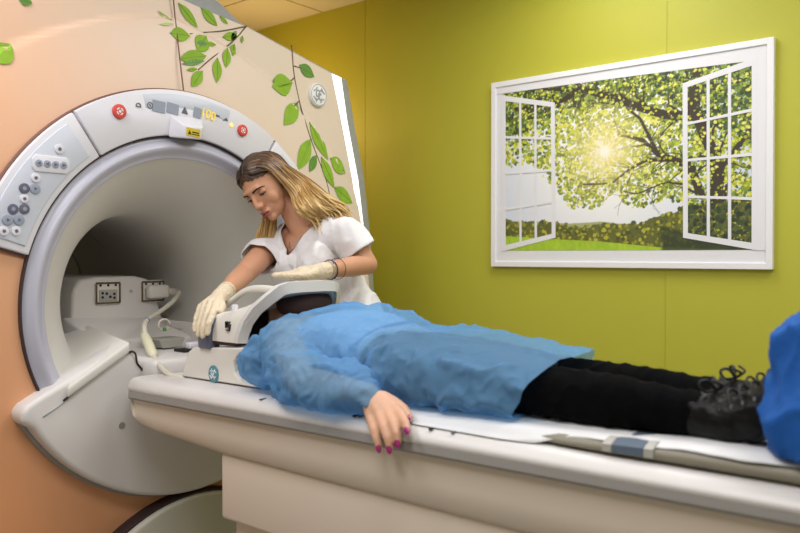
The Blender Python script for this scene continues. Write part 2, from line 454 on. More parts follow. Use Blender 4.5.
def print_sheet():
    v = np.stack([gx, np.full_like(gx,1.4812), gz], -1).reshape(-1,3)
    idx = np.arange(NX*NZ).reshape(NZ,NX)
    f = np.stack([idx[:-1,:-1],idx[:-1,1:],idx[1:,1:],idx[1:,:-1]],-1).reshape(-1,4)
    me = bpy.data.meshes.new('print'); me.from_pydata(v.tolist(), [], f.tolist())
    ca = me.color_attributes.new('ink', 'FLOAT_COLOR', 'POINT')
    rgba = np.concatenate([img.reshape(-1,3), np.ones((NX*NZ,1))],1)
    ca.data.foreach_set('color', rgba.ravel().astype(np.float32))
    m = mat('printed_landscape', (200,200,200), .55); nt = m.node_tree
    at = nt.nodes.new('ShaderNodeAttribute'); at.attribute_name = 'ink'
    nt.links.new(at.outputs['Color'], nt.nodes['Principled BSDF'].inputs['Base Color'])
    return link('print', me, m, pic, False)
print_sheet()
# the printed white border hides the slanting edges of the view
def flat(name, poly, y, m, th=.0006): return prism(name, poly, 1, y-th, y, m, pic)
top_in = [(0.315, 1.96), (1.398, 1.952)]
flat('printed_border', [(fx0+.02,fz1-.02),(fx1-.02,fz1-.02),(fx1-.02,(1.398, 1.932)[1]),(1.398, 1.938),(0.871, 1.949),(0.335, 1.958),(fx0+.02,(0.335, 1.958)[1])], 1.4806, M['white2'])
def sash(outer, cols, rows, fr, bar):
    """outer: bl, br, tr, tl of a printed casement"""
    bl,br,tr,tl = [np.array(p) for p in outer]
    def P(u,v): return tuple((bl*(1-u)+br*u)*(1-v)+(tl*(1-u)+tr*u)*v)
    bars = [(0,fr[0],0,1),(1-fr[0],1,0,1),(0,1,0,fr[1]),(0,1,1-fr[1],1)]
    for i in range(1,cols):
        c = fr[0]+(1-2*fr[0])*i/cols; bars.append((c-bar[0],c+bar[0],fr[1],1-fr[1]))
    for i in range(1,rows):
        c = fr[1]+(1-2*fr[1])*i/rows; bars.append((fr[0],1-fr[0],c-bar[1],c+bar[1]))
    v = []; f = []
    for (a,b,c,d_) in bars:
        k = len(v)
        for y in (1.4795-.00012*len(f)/6,1.4805-.00012*len(f)/6):
            for q in (P(a,c),P(b,c),P(b,d_),P(a,d_)): v.append((q[0],y,q[1]))
        f += [[k,k+1,k+2,k+3],[k+4,k+5,k+6,k+7]]+[[k+i,k+(i+1)%4,k+4+(i+1)%4,k+4+i] for i in range(4)]
    return from_py('printed_casement', v, f, M['white2'], pic, False)
sash([(0.317, 1.242),(0.587, 1.301),(0.581, 1.885),(0.315, 1.95)], 3, 4, (.07,.035), (.022,.008))
sash([(1.136, 1.293),(1.406, 1.243),(1.402, 1.948),(1.131, 1.89)], 3, 4, (.07,.035), (.022,.008))
flat('printed_jamb', [(1.403, 1.243),(fx1-.02,(1.403, 1.243)[1]),(fx1-.02,(1.398, 1.938)[1]),(1.398, 1.938)], 1.4804, M['white2'])

# ------------------------------------------------------------ the scanner
sc = thing('mri_scanner', (-.8,0,0), 'huge peach and white tunnel scanner printed with green leaves, behind the patient table', 'medical scanner')
def wrapmat():
    m = mat('peach_cream_wrap_film', (220,190,160), .42)
    nt = m.node_tree; b = nt.nodes['Principled BSDF']
    tc = nt.nodes.new('ShaderNodeTexCoord'); sp = nt.nodes.new('ShaderNodeSeparateXYZ')
    nt.links.new(tc.outputs['Object'], sp.inputs[0])
    a = nt.nodes.new('ShaderNodeMath'); a.operation = 'MULTIPLY_ADD'; a.inputs[1].default_value = .45; 
    z = nt.nodes.new('ShaderNodeMath'); z.operation = 'MULTIPLY_ADD'; z.inputs[1].default_value = .3; z.inputs[2].default_value = .15
    nt.links.new(sp.outputs['Z'], z.inputs[0]); nt.links.new(sp.outputs['Y'], a.inputs[0]); nt.links.new(z.outputs[0], a.inputs[2])
    r = nt.nodes.new('ShaderNodeValToRGB'); nt.links.new(a.outputs[0], r.inputs[0])
    e = r.color_ramp.elements
    e[0].position = .05; e[0].color = lin((220,154,106))+(1,)
    e[1].position = .92; e[1].color = lin((226,209,190))+(1,)
    k = e.new(.38); k.color = lin((230,180,144))+(1,)
    k = e.new(.62); k.color = lin((230,202,180))+(1,)
    nt.links.new(r.outputs[0], b.inputs['Base Color']); return m
M['wrap'] = wrapmat()
cy, cz = 0, 1.07
half = [(0,2.098),(0.124, 2.082),(0.31, 2.064),(0.757, 1.974),(0.814, 1.789),(0.883, 1.544),(0.935, 1.29),(0.967, 1.031),(1.01,.5),(1.03,.0)]
def surf(y, z):
    """front skin of the scanner: a shallow dish that steps back along a large arc"""
    d = max(sqrt((y-0.186)**2+(z-0.718)**2), sqrt((y+0.186)**2+(z-0.718)**2))
    return -.055 if d > 1.316 else (-.045*((d-.78)/(1.316-.78))**2 if d > .78 else 0)
poly = half + [(-y,z) for y,z in half[::-1][:-1]]
def edge_at(a):
    dx, dz = cos(a), sin(a); best = 9
    for i in range(len(poly)):
        p, q = poly[i], poly[(i+1)%len(poly)]
        ex, ez = q[0]-p[0], q[1]-p[1]; den = dx*ez-dz*ex
        if abs(den) < 1e-9: continue
        px, pz = p[0]-cy, p[1]-cz
        t = (px*ez-pz*ex)/den; s = (px*dz-pz*dx)/den
        if t > 0 and -1e-6 <= s <= 1+1e-6: best = min(best, t)
    return best
angs = sorted(set([2*pi*i/180 for i in range(180)] + [atan2(z-cz,y-cy)%(2*pi) for y,z in poly]))
def shell(name, x, r0, m, bulge):
    v = []; f = []; K = 110
    for a in angs:
        E_ = edge_at(a)
        for k in range(K+1):
            r = r0+(E_-r0)*k/K; y = cy+r*cos(a); z = cz+r*sin(a)
            v.append((x+(surf(y,z) if bulge else 0), y, z))
    n = len(angs)
    for i in range(n):
        j = (i+1)%n
        for k in range(K): f.append([i*(K+1)+k, i*(K+1)+k+1, j*(K+1)+k+1, j*(K+1)+k])
    return from_py(name, v, f, m, sc)
shell('front_shell', 0, .545, M['wrap'], True)
shell('rear_shell', -1.66, .33, M['plastic'], False)
# light strip facet and the side / top covers
outer = [(0,2.22),(0.223, 2.14),(0.318, 2.09),(0.897, 1.975),(0.938, 1.811),(1.008, 1.557),(1.049, 1.293),(1.076, 1.024),(1.10,.5),(1.12,0)]
ledo = [None,None,None,(0.819, 1.968),(0.855, 1.795),(0.924, 1.548),(0.969, 1.291),(0.998, 1.029),(1.03,.5),(1.05,.0)]
for s in (1,-1):
    v = []; f = []
    for i in range(3,10):
        v += [(-.056,s*half[i][0],half[i][1]), (-.060,s*ledo[i][0],ledo[i][1]), (-.07,s*(ledo[i][0]),ledo[i][1]), (-.07,s*half[i][0],half[i][1])]
    for k in range(6):
        for q in range(4): f.append([4*k+q,4*k+(q+1)%4,4*k+4+(q+1)%4,4*k+4+q])
    f += [[0,1,2,3],[24,25,26,27]]
    from_py('light_strip', v, f, M['led'], sc, False)
    v = []; f = []
    sec = []
    for i in range(3,10):
        sec.append([(-.061,s*ledo[i][0],ledo[i][1]), (-.1,s*outer[i][0],outer[i][1]), (-.5,s*(outer[i][0]+.03),outer[i][1]-(.06 if i==3 else 0)), (-1.66,s*(half[i][0]),half[i][1])])
    loft('side_cover', sec, M['greyp'], sc, closed=False, smooth=False)
sec = []
for s,i in ((-1,3),(-1,2),(-1,1),(1,0),(1,1),(1,2),(1,3)):
    hx = -.043
    b = outer[i]
    sec.append([(hx-.012,s*half[i][0],half[i][1]), (-.1,s*b[0],b[1]), (-.5,s*b[0],b[1]+(.0 if i>1 else .03)), (-1.66,s*half[i][0],half[i][1])])
loft('top_cover', sec, M['greyp'], sc, closed=False, smooth=False)
# seams between the shell halves
tube('shell_seam', [(-0.045, -0.009, 2.099),(-0.044, -0, 2.008),(-0.013, -0.005, 1.875),(0, 0.001, 1.761)], .0024, M['brown'], sc, 6)
tube('shell_seam', [(.001,0,.475),(.001,.001,.425)], .0025, M['brown'], sc, 6)

# bore: outer band and flared liner
band = [(-.01,.545)]+[(.004+.022*sin(pi*(.5-.5*cos(pi*k/14))), .543-.068*k/14) for k in range(15)]+[(.0,.474)]
lathe('bore_ring', band, M['ringp'], sc)
lin_p = [(.004,.476),(-.012,.462),(-.03,.443),(-.055,.42),(-.09,.391),(-.13,.363),(-.17,.341),(-.21,.324),(-.25,.311),(-.3,.301),(-.36,.296),(-.6,.295),(-1.0,.295),(-1.38,.295),(-1.5,.31),(-1.6,.345),(-1.66,.40)]
lathe('bore_liner', lin_p, M['liner'], sc)
lathe('liner_joint', [(-1.2,.2945),(-1.2,.292),(-1.212,.292),(-1.212,.2945)], M['greyp'], sc)
lathe('bore_lining_light', [(-.9,.294),(-.9,.2925),(-.905,.2925),(-.905,.294)], M['greyp'], sc, a0=40, a1=140)
lathe('ring_gap', [(.0,.549),(.0125,.5485),(.0125,.5435),(.0,.543)], M['gap'], sc, a0=-30, a1=210)
# brown strip coloured as the shadow gap around the control panels, following the lower cover
lathe('panel_gap', [(-.006,.7015),(.007,.7005),(.007,.6955),(-.006,.694)], M['brown'], sc, a0=16, a1=164)
for a in (16,164):
    p = [(.006, cy+r*cos(radians(a)), cz+r*sin(radians(a))) for r in (.545,.703)]
    tube('panel_gap', p, .004, M['brown'], sc, 6, 2)
tp = sector('display_panel', 56.7, 123.9, .5485, .696, -.01, .02, M['panel'], sc)
lp = sector('control_panel', 124.6, 163.6, .5485, .696, -.01, .02, M['panel'], sc)
rp = sector('control_panel', 16.4, 56, .5485, .696, -.01, .02, M['panel'], sc)
for p_, a0, a1 in ((lp,127.5,161.5),(rp,18.5,52.5)):
    sector('keypad', a0, a1, .566, .678, .019, .0235, M['panel_in'], p_, .003)
sector('display_strip', 75, 104, .640, .682, .019, .0212, M['panel_in'], tp, .001)
# keypad buttons of the left panel, mirrored on the right one
btns = [((-0.439, 1.53),.014,'panel'),((-0.508, 1.442),.013,'panel'),((-0.54, 1.411),.0145,'icon'),((-0.51, 1.412),.015,'iconl'),
        ((-0.54, 1.382),.012,'panel'),((-0.571, 1.352),.0145,'icon'),((-0.54, 1.354),.0145,'icon'),((-0.586, 1.322),.015,'iconl'),
        ((-0.555, 1.323),.015,'iconl'),((-0.596, 1.291),.013,'panel'),((-0.563, 1.292),.013,'panel')]
pad0 = (-0.464, 1.484)
for s, P_ in ((1,lp),(-1,rp)):
    for (c, r, mm) in btns:
        b_ = disc('button', (s*c[0],c[1]), r, 0, .022, .0275, M[mm], P_, 24, .0012)
        disc('button_symbol', (s*c[0],c[1]), r*.38, 0, .0274, .0282, M['icon' if mm != 'icon' else 'iconl'], b_, 3 if mm == 'iconl' else 12)
    q = [(s*(pad0[0]+dx),pad0[1]+dz) for dx,dz in ((-.055,-.012),(-.045,-.024),(.045,-.024),(.055,-.012),(.055,.012),(.045,.024),(-.045,.024),(-.055,.012))]
    k_ = prism('arrow_pad', q, 0, .022, .0275, M['panel'], P_, .002)
    for i in range(4):
        c = s*(pad0[0]-.036+.024*i)
        disc('arrow_key', (c,pad0[1]), .0105, 0, .027, .0295, M['iconl'], k_, 16, .001)
        prism('arrow_symbol', [(c-.004,pad0[1]-.005),(c+.006,pad0[1]),(c-.004,pad0[1]+.005)] if i > 1 else [(c+.004,pad0[1]-.005),(c-.006,pad0[1]),(c+.004,pad0[1]+.005)], 0, .029, .0302, M['icon'], k_)
# top panel: stop buttons, symbols, read-out
for (c, r) in (((-0.249, 1.665),.0225),((0.228, 1.666),.0205)):
    b_ = disc('stop_button', c, r, 0, .018, .028, M['red'], tp, 32, .002)
    for a0 in range(0,360,90):
        sector('stop_symbol', a0+8, a0+70, r*.36, r*.52, .0278, .0288, M['badge'], b_, 0, c, 8)
    disc('stop_symbol', c, r*.2, 0, .0278, .0288, M['badge'], b_, 16)
def rect(name, c, w, h, x0, x1, m, P_, rot=0):
    q = [(c[0]+a*cos(rot)-b*sin(rot), c[1]+a*sin(rot)+b*cos(rot)) for a,b in ((-w/2,-h/2),(w/2,-h/2),(w/2,h/2),(-w/2,h/2))]
    return prism(name, q, 0, x0, x1, m, P_)
rect('display_window', (-0.109, 1.701), .047, .036, .021, .0222, M['iconl'], tp, -.05)
rect('display_window', (-0.057, 1.702), .044, .034, .021, .0222, M['iconl'], tp, -.10)
rect('display_window', (0.039, 1.702), .03, .034, .021, .0222, M['iconl'], tp, -.16)
R3 = (0,1,-.2); U3 = (0,.2,1)
text('display_reading', '100', (.0235,)+(0.081, 1.701), .042, M['digit'], tp, R3, U3)
rect('display_symbol', (0.122, 1.703), .016, .005, .021, .0225, M['icon'], tp, -.2)
c = (-0.011, 1.703); prism('display_symbol', [(c[0]-.012,c[1]-.01),(c[0]+.012,c[1]-.012),(c[0],c[1]+.012)], 0, .021, .0225, M['icon'], tp)
c = (-0.141, 1.7); lathe('display_symbol', [(.021,.0105),(.0225,.0105),(.0225,.008),(.021,.008)], M['icon'], tp, c, 20)
rect('display_symbol', c, .003, .01, .021, .0225, M['icon'], tp, .5)
c = (-0.182, 1.693); lathe('display_symbol', [(.021,.009),(.0225,.009),(.0225,.0065),(.021,.0065)], M['icon'], tp, c, 20, -20, 200)
rect('display_symbol', (c[0],c[1]-.003), .018, .0025, .021, .0225, M['icon'], tp)
c = (0.155, 1.695); prism('display_symbol', [(c[0]-.012,c[1]-.004),(c[0]+.01,c[1]-.004),(c[0]+.004,c[1]+.007)], 0, .021, .0225, M['icon'], tp)
disc('indicator_lamp', (0.181, 1.679), .007, 0, .02, .0235, M['lamp'], tp, 16, .001)
# laser housing under the read-out
h0,h1,h2,h3 = (-0.067, 1.683),(0.062, 1.684),(0.062, 1.614),(-0.075, 1.608)
P0 = [(.018,)+tuple(q) for q in (h3,h2,h1,h0)]
g0 = [(0.075, -0.045, 1.601),(0.075, 0.013, 1.603),(0.075, 0.025, 1.647),(0.075, -0.048, 1.644)]
la = loft('laser_housing', [P0,g0], M['panel'], tp, smooth=True); bevel(la, .006, 3)
c = (-0.017, 1.624)
lb = rect('warning_label', c, .052, .026, .0745, .0768, M['yellow'], la, -.06)
rect('label_print', (c[0]+.008,c[1]), .026, .004, .0766, .0773, M['dark'], lb, -.06); rect('label_print', (c[0]+.008,c[1]-.007), .03, .003, .0766, .0773, M['dark'], lb, -.06)
prism('label_print', [(c[0]-.022,c[1]-.008),(c[0]-.008,c[1]-.008),(c[0]-.015,c[1]+.006)], 0, .0766, .0773, M['dark'], lb)

# lower front cover: a half-moon apron around the table dock
def arc(a0,a1,r,n=24,c=(0,1.08)): return [(c[0]+r*cos(radians(a0+(a1-a0)*i/n)), c[1]+r*sin(radians(a0+(a1-a0)*i/n))) for i in range(n+1)]
L_ = [(-.21,.90),(-.25,.955),(-0.465, 0.855),(-0.517, 0.831),(-0.553, 0.812),(-0.569, 0.795),(-0.568, 0.765)]
ap = L_ + arc(212,270,.632) + [(-y,z) for y,z in (arc(212,270,.632)[:-1])[::-1]] + [(-y,z) for y,z in L_[::-1]] + [(.15,.83),(0,.8),(-.15,.83)]
prism('lower_cover', ap, 0, -.03, .062, M['plastic'], sc, .018, 4)
ape = [(-.50,.81),(-0.56, 0.787),(-0.559, 0.759)]+arc(212,270,.642)
prism('cover_edging', ape+[(-y,z) for y,z in ape[::-1][1:]], 0, -.02, .018, M['greyd'], sc, .006, 2)
tube('cover_groove', [(0.063, -0.51, 0.775),(0.063, -0.438, 0.814)], .0022, M['greyp'], sc, 6, 2)
disc('screw_recess', (-0.269, 0.71), .0105, 0, .055, .0635, M['greyd'], sc, 20)
disc('screw_recess', (-(-0.269, 0.71)[0],(-0.269, 0.71)[1]), .0105, 0, .055, .0635, M['greyd'], sc, 20)
for s in (1,-1):
    tt = [(.078,s*.448,.850),(.078,s*.25,.964),(-.34,s*.15,.985),(-.34,s*.262,.955)]
    v = tt+[(x,y,z-.034) for x,y,z in tt]
    o = from_py('bore_shelf', v, [[0,1,2,3],[7,6,5,4],[0,4,5,1],[1,5,6,2],[2,6,7,3],[3,7,4,0]], M['liner'], sc); bevel(o, .008, 3)
    tube('shelf_gap', [(.0635,s*.452,.812),(.0635,s*.25,.929),(.0635,s*.215,.89),(.0635,s*.185,.855),(.0635,s*.15,.832)], .0035, M['gap'], sc, 6)
# curved floor-level base
prism('base_cover', [(-.5,0)]+arc(170,10,.52,40,(0,-.085))[3:-3]+[(.5,0)], 0, -.02, .07, M['domep'], sc, .012)
prism('base_gap', [(-.53,0)]+arc(170,10,.527,40,(0,-.085))[3:-3]+[(.53,0)], 0, -.02, .05, M['gap'], sc)

# leaves and twigs printed on the wrap, 1 mm film
def film(name, poly, m, P_=None, lift=.0012):
    n = len(poly); v = [(surf(y,z)+lift-.004,y,z) for y,z in poly]+[(surf(y,z)+lift,y,z) for y,z in poly]
    return from_py(name, v, [list(range(n)), list(range(2*n-1,n-1,-1))]+[[i,(i+1)%n,n+(i+1)%n,n+i] for i in range(n)], m, P_ or sc, False)
def leaf(b, t, w, m='leaf'):
    b = np.array(b); t = np.array(t); d = t-b; n = np.array([-d[1],d[0]]); n = n/np.linalg.norm(n)*w
    pr = [0,.42,.78,.97,1,.9,.68,.36]
    v = []; f = []
    for i in range(9):
        for q in (1,.5,0,-.5,-1):
            y,z = b+d*(i/8)+n*(pr[i] if i < 8 else 0)*.5*q; v.append((surf(y,z)+.003,y,z))
    for i in range(8):
        for q in range(4): f.append([i*5+q,i*5+q+1,i*5+q+6,i*5+q+5])
    o = from_py('printed_leaf', v, f, M[m], sc, False)
    k = n*.03
    film('leaf_vein', [tuple(b-k*.5),tuple(b+k*.5),tuple(b+d*.9)], M['leafd' if m=='leaf' else 'leaf'], o, .0042)
    return o
leaves_ = [
 ((0.018, 2.078),(0.096, 2.011),.036,'leaf'),((0.111, 2.084),(0.179, 2.037),.038,'leaf'),((0.19, 2.075),(0.225, 2.054),.016,'leaf'),
 ((-0.027, 1.964),(0.053, 1.971),.048,'leaf'),((0.123, 1.987),(0.077, 1.924),.06,'leaf'),((0.12, 1.962),(0.164, 1.964),.016,'leaf'),
 ((0.114, 1.915),(-0, 1.881),.05,'leaf'),((0.104, 1.895),(0.006, 1.865),.02,'leafd'),((0.071, 1.861),(0.025, 1.848),.014,'leaf'),
 ((0.092, 1.858),(0.04, 1.793),.04,'leaf'),((0.163, 1.918),(0.151, 1.826),.04,'leaf'),((0.214, 1.965),(0.198, 1.889),.038,'leaf'),
 ((0.254, 1.989),(0.236, 1.94),.028,'leaf'),((0.291, 2.026),(0.288, 2),.014,'leaf'),((0.268, 2.021),(0.201, 2.003),.03,'leaf'),
 ((0.263, 2.038),(0.241, 1.997),.022,'leafd'),((-0.014, 2.011),(-0.064, 2.033),.012,'leafp'),((-0.012, 1.998),(-0.069, 1.984),.011,'leafp'),
 ((0.124, 1.959),(0.076, 1.952),.022,'leafd'),
 ((-0.595, 1.76),(-0.54, 1.823),.065,'leaf'),((-0.517, 1.959),(-0.477, 1.953),.03,'leafd'),
 ((0.574, 1.974),(0.656, 1.941),.05,'leafd'),((0.537, 1.897),(0.422, 1.86),.085,'leaf'),((0.563, 1.823),(0.467, 1.721),.066,'leaf'),
 ((0.618, 1.754),(0.718, 1.613),.06,'leaf'),((0.615, 1.686),(0.529, 1.555),.066,'leaf'),((0.644, 1.625),(0.594, 1.553),.04,'leafd'),
 ((0.732, 1.622),(0.837, 1.571),.07,'leaf'),((0.674, 1.62),(0.744, 1.5),.055,'leaf'),((0.745, 1.504),(0.862, 1.445),.06,'leaf'),
]
for L in leaves_: leaf(L[0],L[1],L[2]*1.0,L[3])
def twig(pts, r=.0016): return tube('printed_twig', [(surf(*p)+.0002,)+tuple(p) for p in pts], lambda t: .0028-.0008*t, M['twig'], sc, 5, 6)
twig([(0.31, 2.065),(0.201, 2.024),(0.127, 2.003),(0.054, 1.979)]); twig([(0.31, 2.065),(0.245, 1.994),(0.14, 1.913),(0.075, 1.858)])
twig([(0.535, 2.044),(0.548, 1.93),(0.579, 1.821),(0.602, 1.732),(0.635, 1.652),(0.696, 1.529),(0.719, 1.437)])
twig([(0.548, 1.918),(0.516, 1.893)]); twig([(0.548, 1.965),(0.58, 1.963)]); twig([(0.574, 1.832),(0.536, 1.806)])
# round maker's badge with two looping letters
bc = (0.672, 1.87)
bd = disc('round_badge', bc, .046, 0, -.06, surf(*bc)+.012, M['badge'], sc, 40, .002)
lathe('badge_ring', [(surf(*bc)+a,b) for a,b in ((.0115,.043),(.0132,.043),(.0132,.0405),(.0115,.0405))], M['greyp'], bd, bc, 40)
def monogram(P_, c, s, ax, x, m, right=1):
    """two interlaced cursive letters in a ring of four strokes"""
    def mk(pts): 
        q = []
        for a,b in pts:
            p = [c[0]+right*a*s, c[1]+b*s]; p.insert(ax, x); q.append(p)
        tube('badge_lettering', q, .07*s, m, P_, 6, 5)
    mk([(-.02,.38),(-.15,.5),(-.35,.3),(-.38,0),(-.25,-.18),(-.08,-.05),(-.05,.14),(-.06,-.25),(-.2,-.5),(-.42,-.40)])
    mk([(.4,.35),(.25,.5),(.09,.35),(.15,.12),(.3,.08),(.09,.0),(.04,-.28),(.2,-.48),(.42,-.3)])
    for k in range(4):
        a = pi/4+k*pi/2; mk([(.78*cos(a-.5),.78*sin(a-.5)),(.66*cos(a-.1),.66*sin(a-.1)),(.78*cos(a+.35),.78*sin(a+.35))])
monogram(bd, bc, .04, 0, surf(*bc)+.0125, M['greyp'])

# the connector unit inside the bore, with the cradle bridge
cu = [(-.175,.93),(-.168,1.1),(-.14,1.138),(-.08,1.147),(.08,1.147),(.135,1.135),(.165,1.09),(.2,.97),(.21,.93)]
un = prism('connector_unit', cu, 0, -.95, -.42, M['plastic'], sc, .014, 4)
ub = box('bridge_rail', (-1.5,-.235,.86), (-.3,.235,.955), M['plastic'], sc, .02)
wv = [(-.44,-.2,1.01),(-.44,.2,.99),(-.2,.22,.925),(-.2,-.2,.945)]
o = from_py('bridge_ledge', wv+[(x,y,.88) for x,y,z in wv], [[0,1,2,3],[7,6,5,4],[0,4,5,1],[1,5,6,2],[2,6,7,3],[3,7,4,0]], M['plastic'], sc); bevel(o,.012,3)
box('bridge_deck', (-.42,-.2,.84), (.13,.2,.905), M['plastic'], sc, .02)
box('bridge_side', (-.34,.17,.86), (.1,.245,.965), M['plastic'], sc, .02)
box('bridge_slot', (-.12,.02,.904), (.09,.03,.908), M['greyp'], sc)
box('bridge_slot', (-.12,.12,.904), (.09,.13,.908), M['greyp'], sc)
box('bridge_latch', (-.02,-.03,.905), (.04,.06,.915), M['dark'], sc, .003); box('bridge_latch', (.0,.0,.912), (.03,.05,.935), M['panel'], sc, .006)
def socket(c, plug):
    w, h = .05, .042
    q = [(c[0]-w,c[1]-h+.01),(c[0]-w+.01,c[1]-h),(c[0]+w-.01,c[1]-h),(c[0]+w,c[1]-h+.01),(c[0]+w,c[1]+h-.01),(c[0]+w-.01,c[1]+h),(c[0]-w+.01,c[1]+h),(c[0]-w,c[1]+h-.01)]
    s = prism('socket', q, 0, -.425, -.412, M['coil'], un, .003)
    lp_ = [(c[0]+a*(w-.004)/w*1, c[1]+b) for a,b in ((-w,-h+.006),(w,-h+.006),(w,h-.006),(-w,h-.006))]
    for i in range(4): tube('socket_gasket', [(-.411,)+lp_[i],(-.411,)+lp_[(i+1)%4]], .0035, M['twig'], s, 6, 2)
    for dx in (-.03,0,.03): disc('socket_pin', (c[0]+dx,c[1]+.028), .0045, 0, -.4125, -.410, M['dark'], s, 12)
    ii = box('socket_insert', (-.414,c[0]-.036,c[1]-.03), (-.408,c[0]+.036,c[1]+.012), M['trayp'], s, .003)
    for a,b in ((-.024,-.015),(-.008,-.002),(.006,-.014),(.022,-.004),(-.024,0),(.022,-.018)): disc('socket_pin', (c[0]+a,c[1]+b), .005, 0, -.4085, -.4065, M['dark'], s, 12)
socket((-0.037, 1.088), False); socket((0.148, 1.088), True)
disc('screw_cap', (0.06, 1.091), .006, 0, -.421, -.417, M['greyp'], un, 12)

tr = prism('tray', [(-.055,.035),(.055,.035),(.05,.03),(.036,.004),(-.036,.004),(-.05,.03)], 0, -.045, .045, M['trayp'])
tr.location = (-0.13, 0.011, 0.95); bevel(tr, .004, 2)
tr.location.z = .905
tag(tr, 'small grey tray holding a round clip, on the white deck in the tunnel mouth', 'tray')

# ------------------------------------------------------------ patient table
tb = thing('patient_table', (1.3,0,0), 'long beige and white wheeled scanner table with grey edge, under the patient', 'examination table')
XS = [.135,.15,.3,.6,1.0,1.4,1.8,2.2,2.5]
def tt(x): return max(0,(x-.14)/1.8)
def ztop(x): return .868+.005*tt(x)
top = []; edge = []
for x in XS:
    g = .829+.015*tt(x); z = ztop(x)
    e = .012 if x < .14 else 0
    h = [(-.299+e,g),(-.303+e,g+.007),(-.301+e,g+.4*(z-g)),(-.293+e,z-.009-e*.3),(-.28+e*.5,z-.002-e*.3),(-.262,z-e*.4),(-.2,z-.001-e*.4),(-.1,z-.006-e*.4)]
    top.append([(x,y,q) for y,q in h]+[(x,-y,q) for y,q in h[::-1]])
    b = .806+.02*tt(x)
    edge.append([(x+.004,-.300+e,b),(x+.004,-.304+e,b+.006),(x+.004,-.302+e,g+.001),(x+.004,.302-e,g+.001),(x+.004,.304-e,b+.006),(x+.004,.3-e,b)])
sharp(loft('table_top', top, M['plastic'], tb), 60)
sharp(loft('edge_trim', edge, M['greyd'], tb), 30)
body = []
for x, zb, yb in ((.148,.79,.287),(.151,.765,.286),(.158,.742,.284),(.175,.730,.281),(.25,.720,.279),(.55,.704,.276),(1.4,.70,.275),(2.5,.70,.275)):
    b = .808+.02*tt(x)
    h = [(-.288,b),(-.284,(b+zb)/2),(-yb-.006,zb+.014),(-yb+.008,zb)]
    body.append([(x,y,q) for y,q in h]+[(x,-y,q) for y,q in h[::-1]])
sharp(loft('table_body', body, M['beige'], tb), 50)
box('pedestal_cover', (.537,-.268,.53), (2.3,.268,.704), M['beige'], tb, .01)
box('pedestal', (.56,-.24,.09), (2.25,.24,.535), M['beige'], tb, .01)
box('pedestal_foot', (.50,-.27,.0), (2.3,.27,.09), M['greyp'], tb, .02)
for p in ((0.719, 0.86),(0.803, 0.858),(0.885, 0.859),(1.049, 0.863),(1.3, 0.856)):
    a = box('scale_mark', (p[0]-.0015,-.29,ztop(p[0])-.0025), (p[0]+.0015,-.268,ztop(p[0])+.0012), M['icon'], tb)
for p in ((1.245, 0.863),(1.034, 0.867)):
    a = box('scale_mark', (p[0]-.003,-.29,ztop(p[0])-.0025), (p[0]+.003,-.27,ztop(p[0])+.0012), M['dark'], tb)

# cushion under the legs, its straps, and the paper sheet
def pz(x): return min(.026, max(0,(x-1.18)*.045))
def padtop(x): return ztop(x)+.006+pz(x)
secs = []
for x in [1.16+.06*i for i in range(22)]:
    z0 = ztop(x)+.0004; z1 = padtop(x); q_ = .03*(1-min(1,max(0,(x-1.40)/.14))); m_ = (z0+z1)/2; r = (z1-z0)/2
    secs.append([(x,-.247+q_,z0),(x,-.265+q_,z0+.3*(z1-z0)),(x,-.265+q_,z0+.7*(z1-z0)),(x,-.247+q_,z1),(x,.225,z1),(x,.243,m_),(x,.225,z0)])
pad = loft('table_cushion', secs, M['pad']); tag(pad, 'flat grey-green vinyl cushion on the table, under the white paper sheet', 'cushion')
def strap(x0,x1):
    s = []
    for x in (x0,x0+.001,x1-.001,x1):
        e = .0022 if x in (x0,x1) else .004; z0 = ztop(x)+.0005; z1 = padtop(x)+e
        s.append([(x,-.24,z0),(x,-.265-e,z0+.3*(z1-z0)),(x,-.265-e,z0+.75*(z1-z0)),(x,-.247,z1),(x,-.15,z1),(x,-.15,z0)])
    return s
sa, sb = (1.627, 0.876)[0], (1.684, 0.88)[0]
s1 = loft('cushion_strap', strap(sa,sb), M['strapb'], pad, smooth=False)
for x in (sa-.018, sb): loft('strap_binding', strap(x,x+.018), M['trayp'], pad, smooth=False)
v = []; f = []; nxs, nys = 150, 50
for i in range(nxs):
    x = 1.075+i*(1.46/(nxs-1))
    for j in range(nys):
        t = j/(nys-1); kk = min(1,max(0,(x-1.40)/.14)); edge_y = -.279+.021*kk+(.005*sin(x*13)+.004*sin(x*29+1))*kk+ (0 if x > 1.2 else (1.2-x)*.3); y = edge_y+(.235-edge_y)*t
        z = (padtop(x) if x > 1.16 else ztop(x)+.0058)+.004
        z += .0035*noise.noise(Vector((x*9,y*14,3)))+.0015*noise.noise(Vector((x*30,y*30,7)))
        d = y-edge_y
        if d < .03: z -= (.03-d)*(.22*kk+1.1*(1-kk))
        z = max(z, ztop(x)+.0015)
        v.append((x,y,z))
for i in range(nxs-1):
    for j in range(nys-1): a = i*nys+j; f.append([a,a+1,a+nys+1,a+nys])
sh = from_py('paper_sheet', v, f, M['paper'])
so = sh.modifiers.new('t','SOLIDIFY'); so.thickness = .0012; so.offset = 1
tag(sh, 'creased white paper sheet spread under the legs of the lying patient', 'sheet')

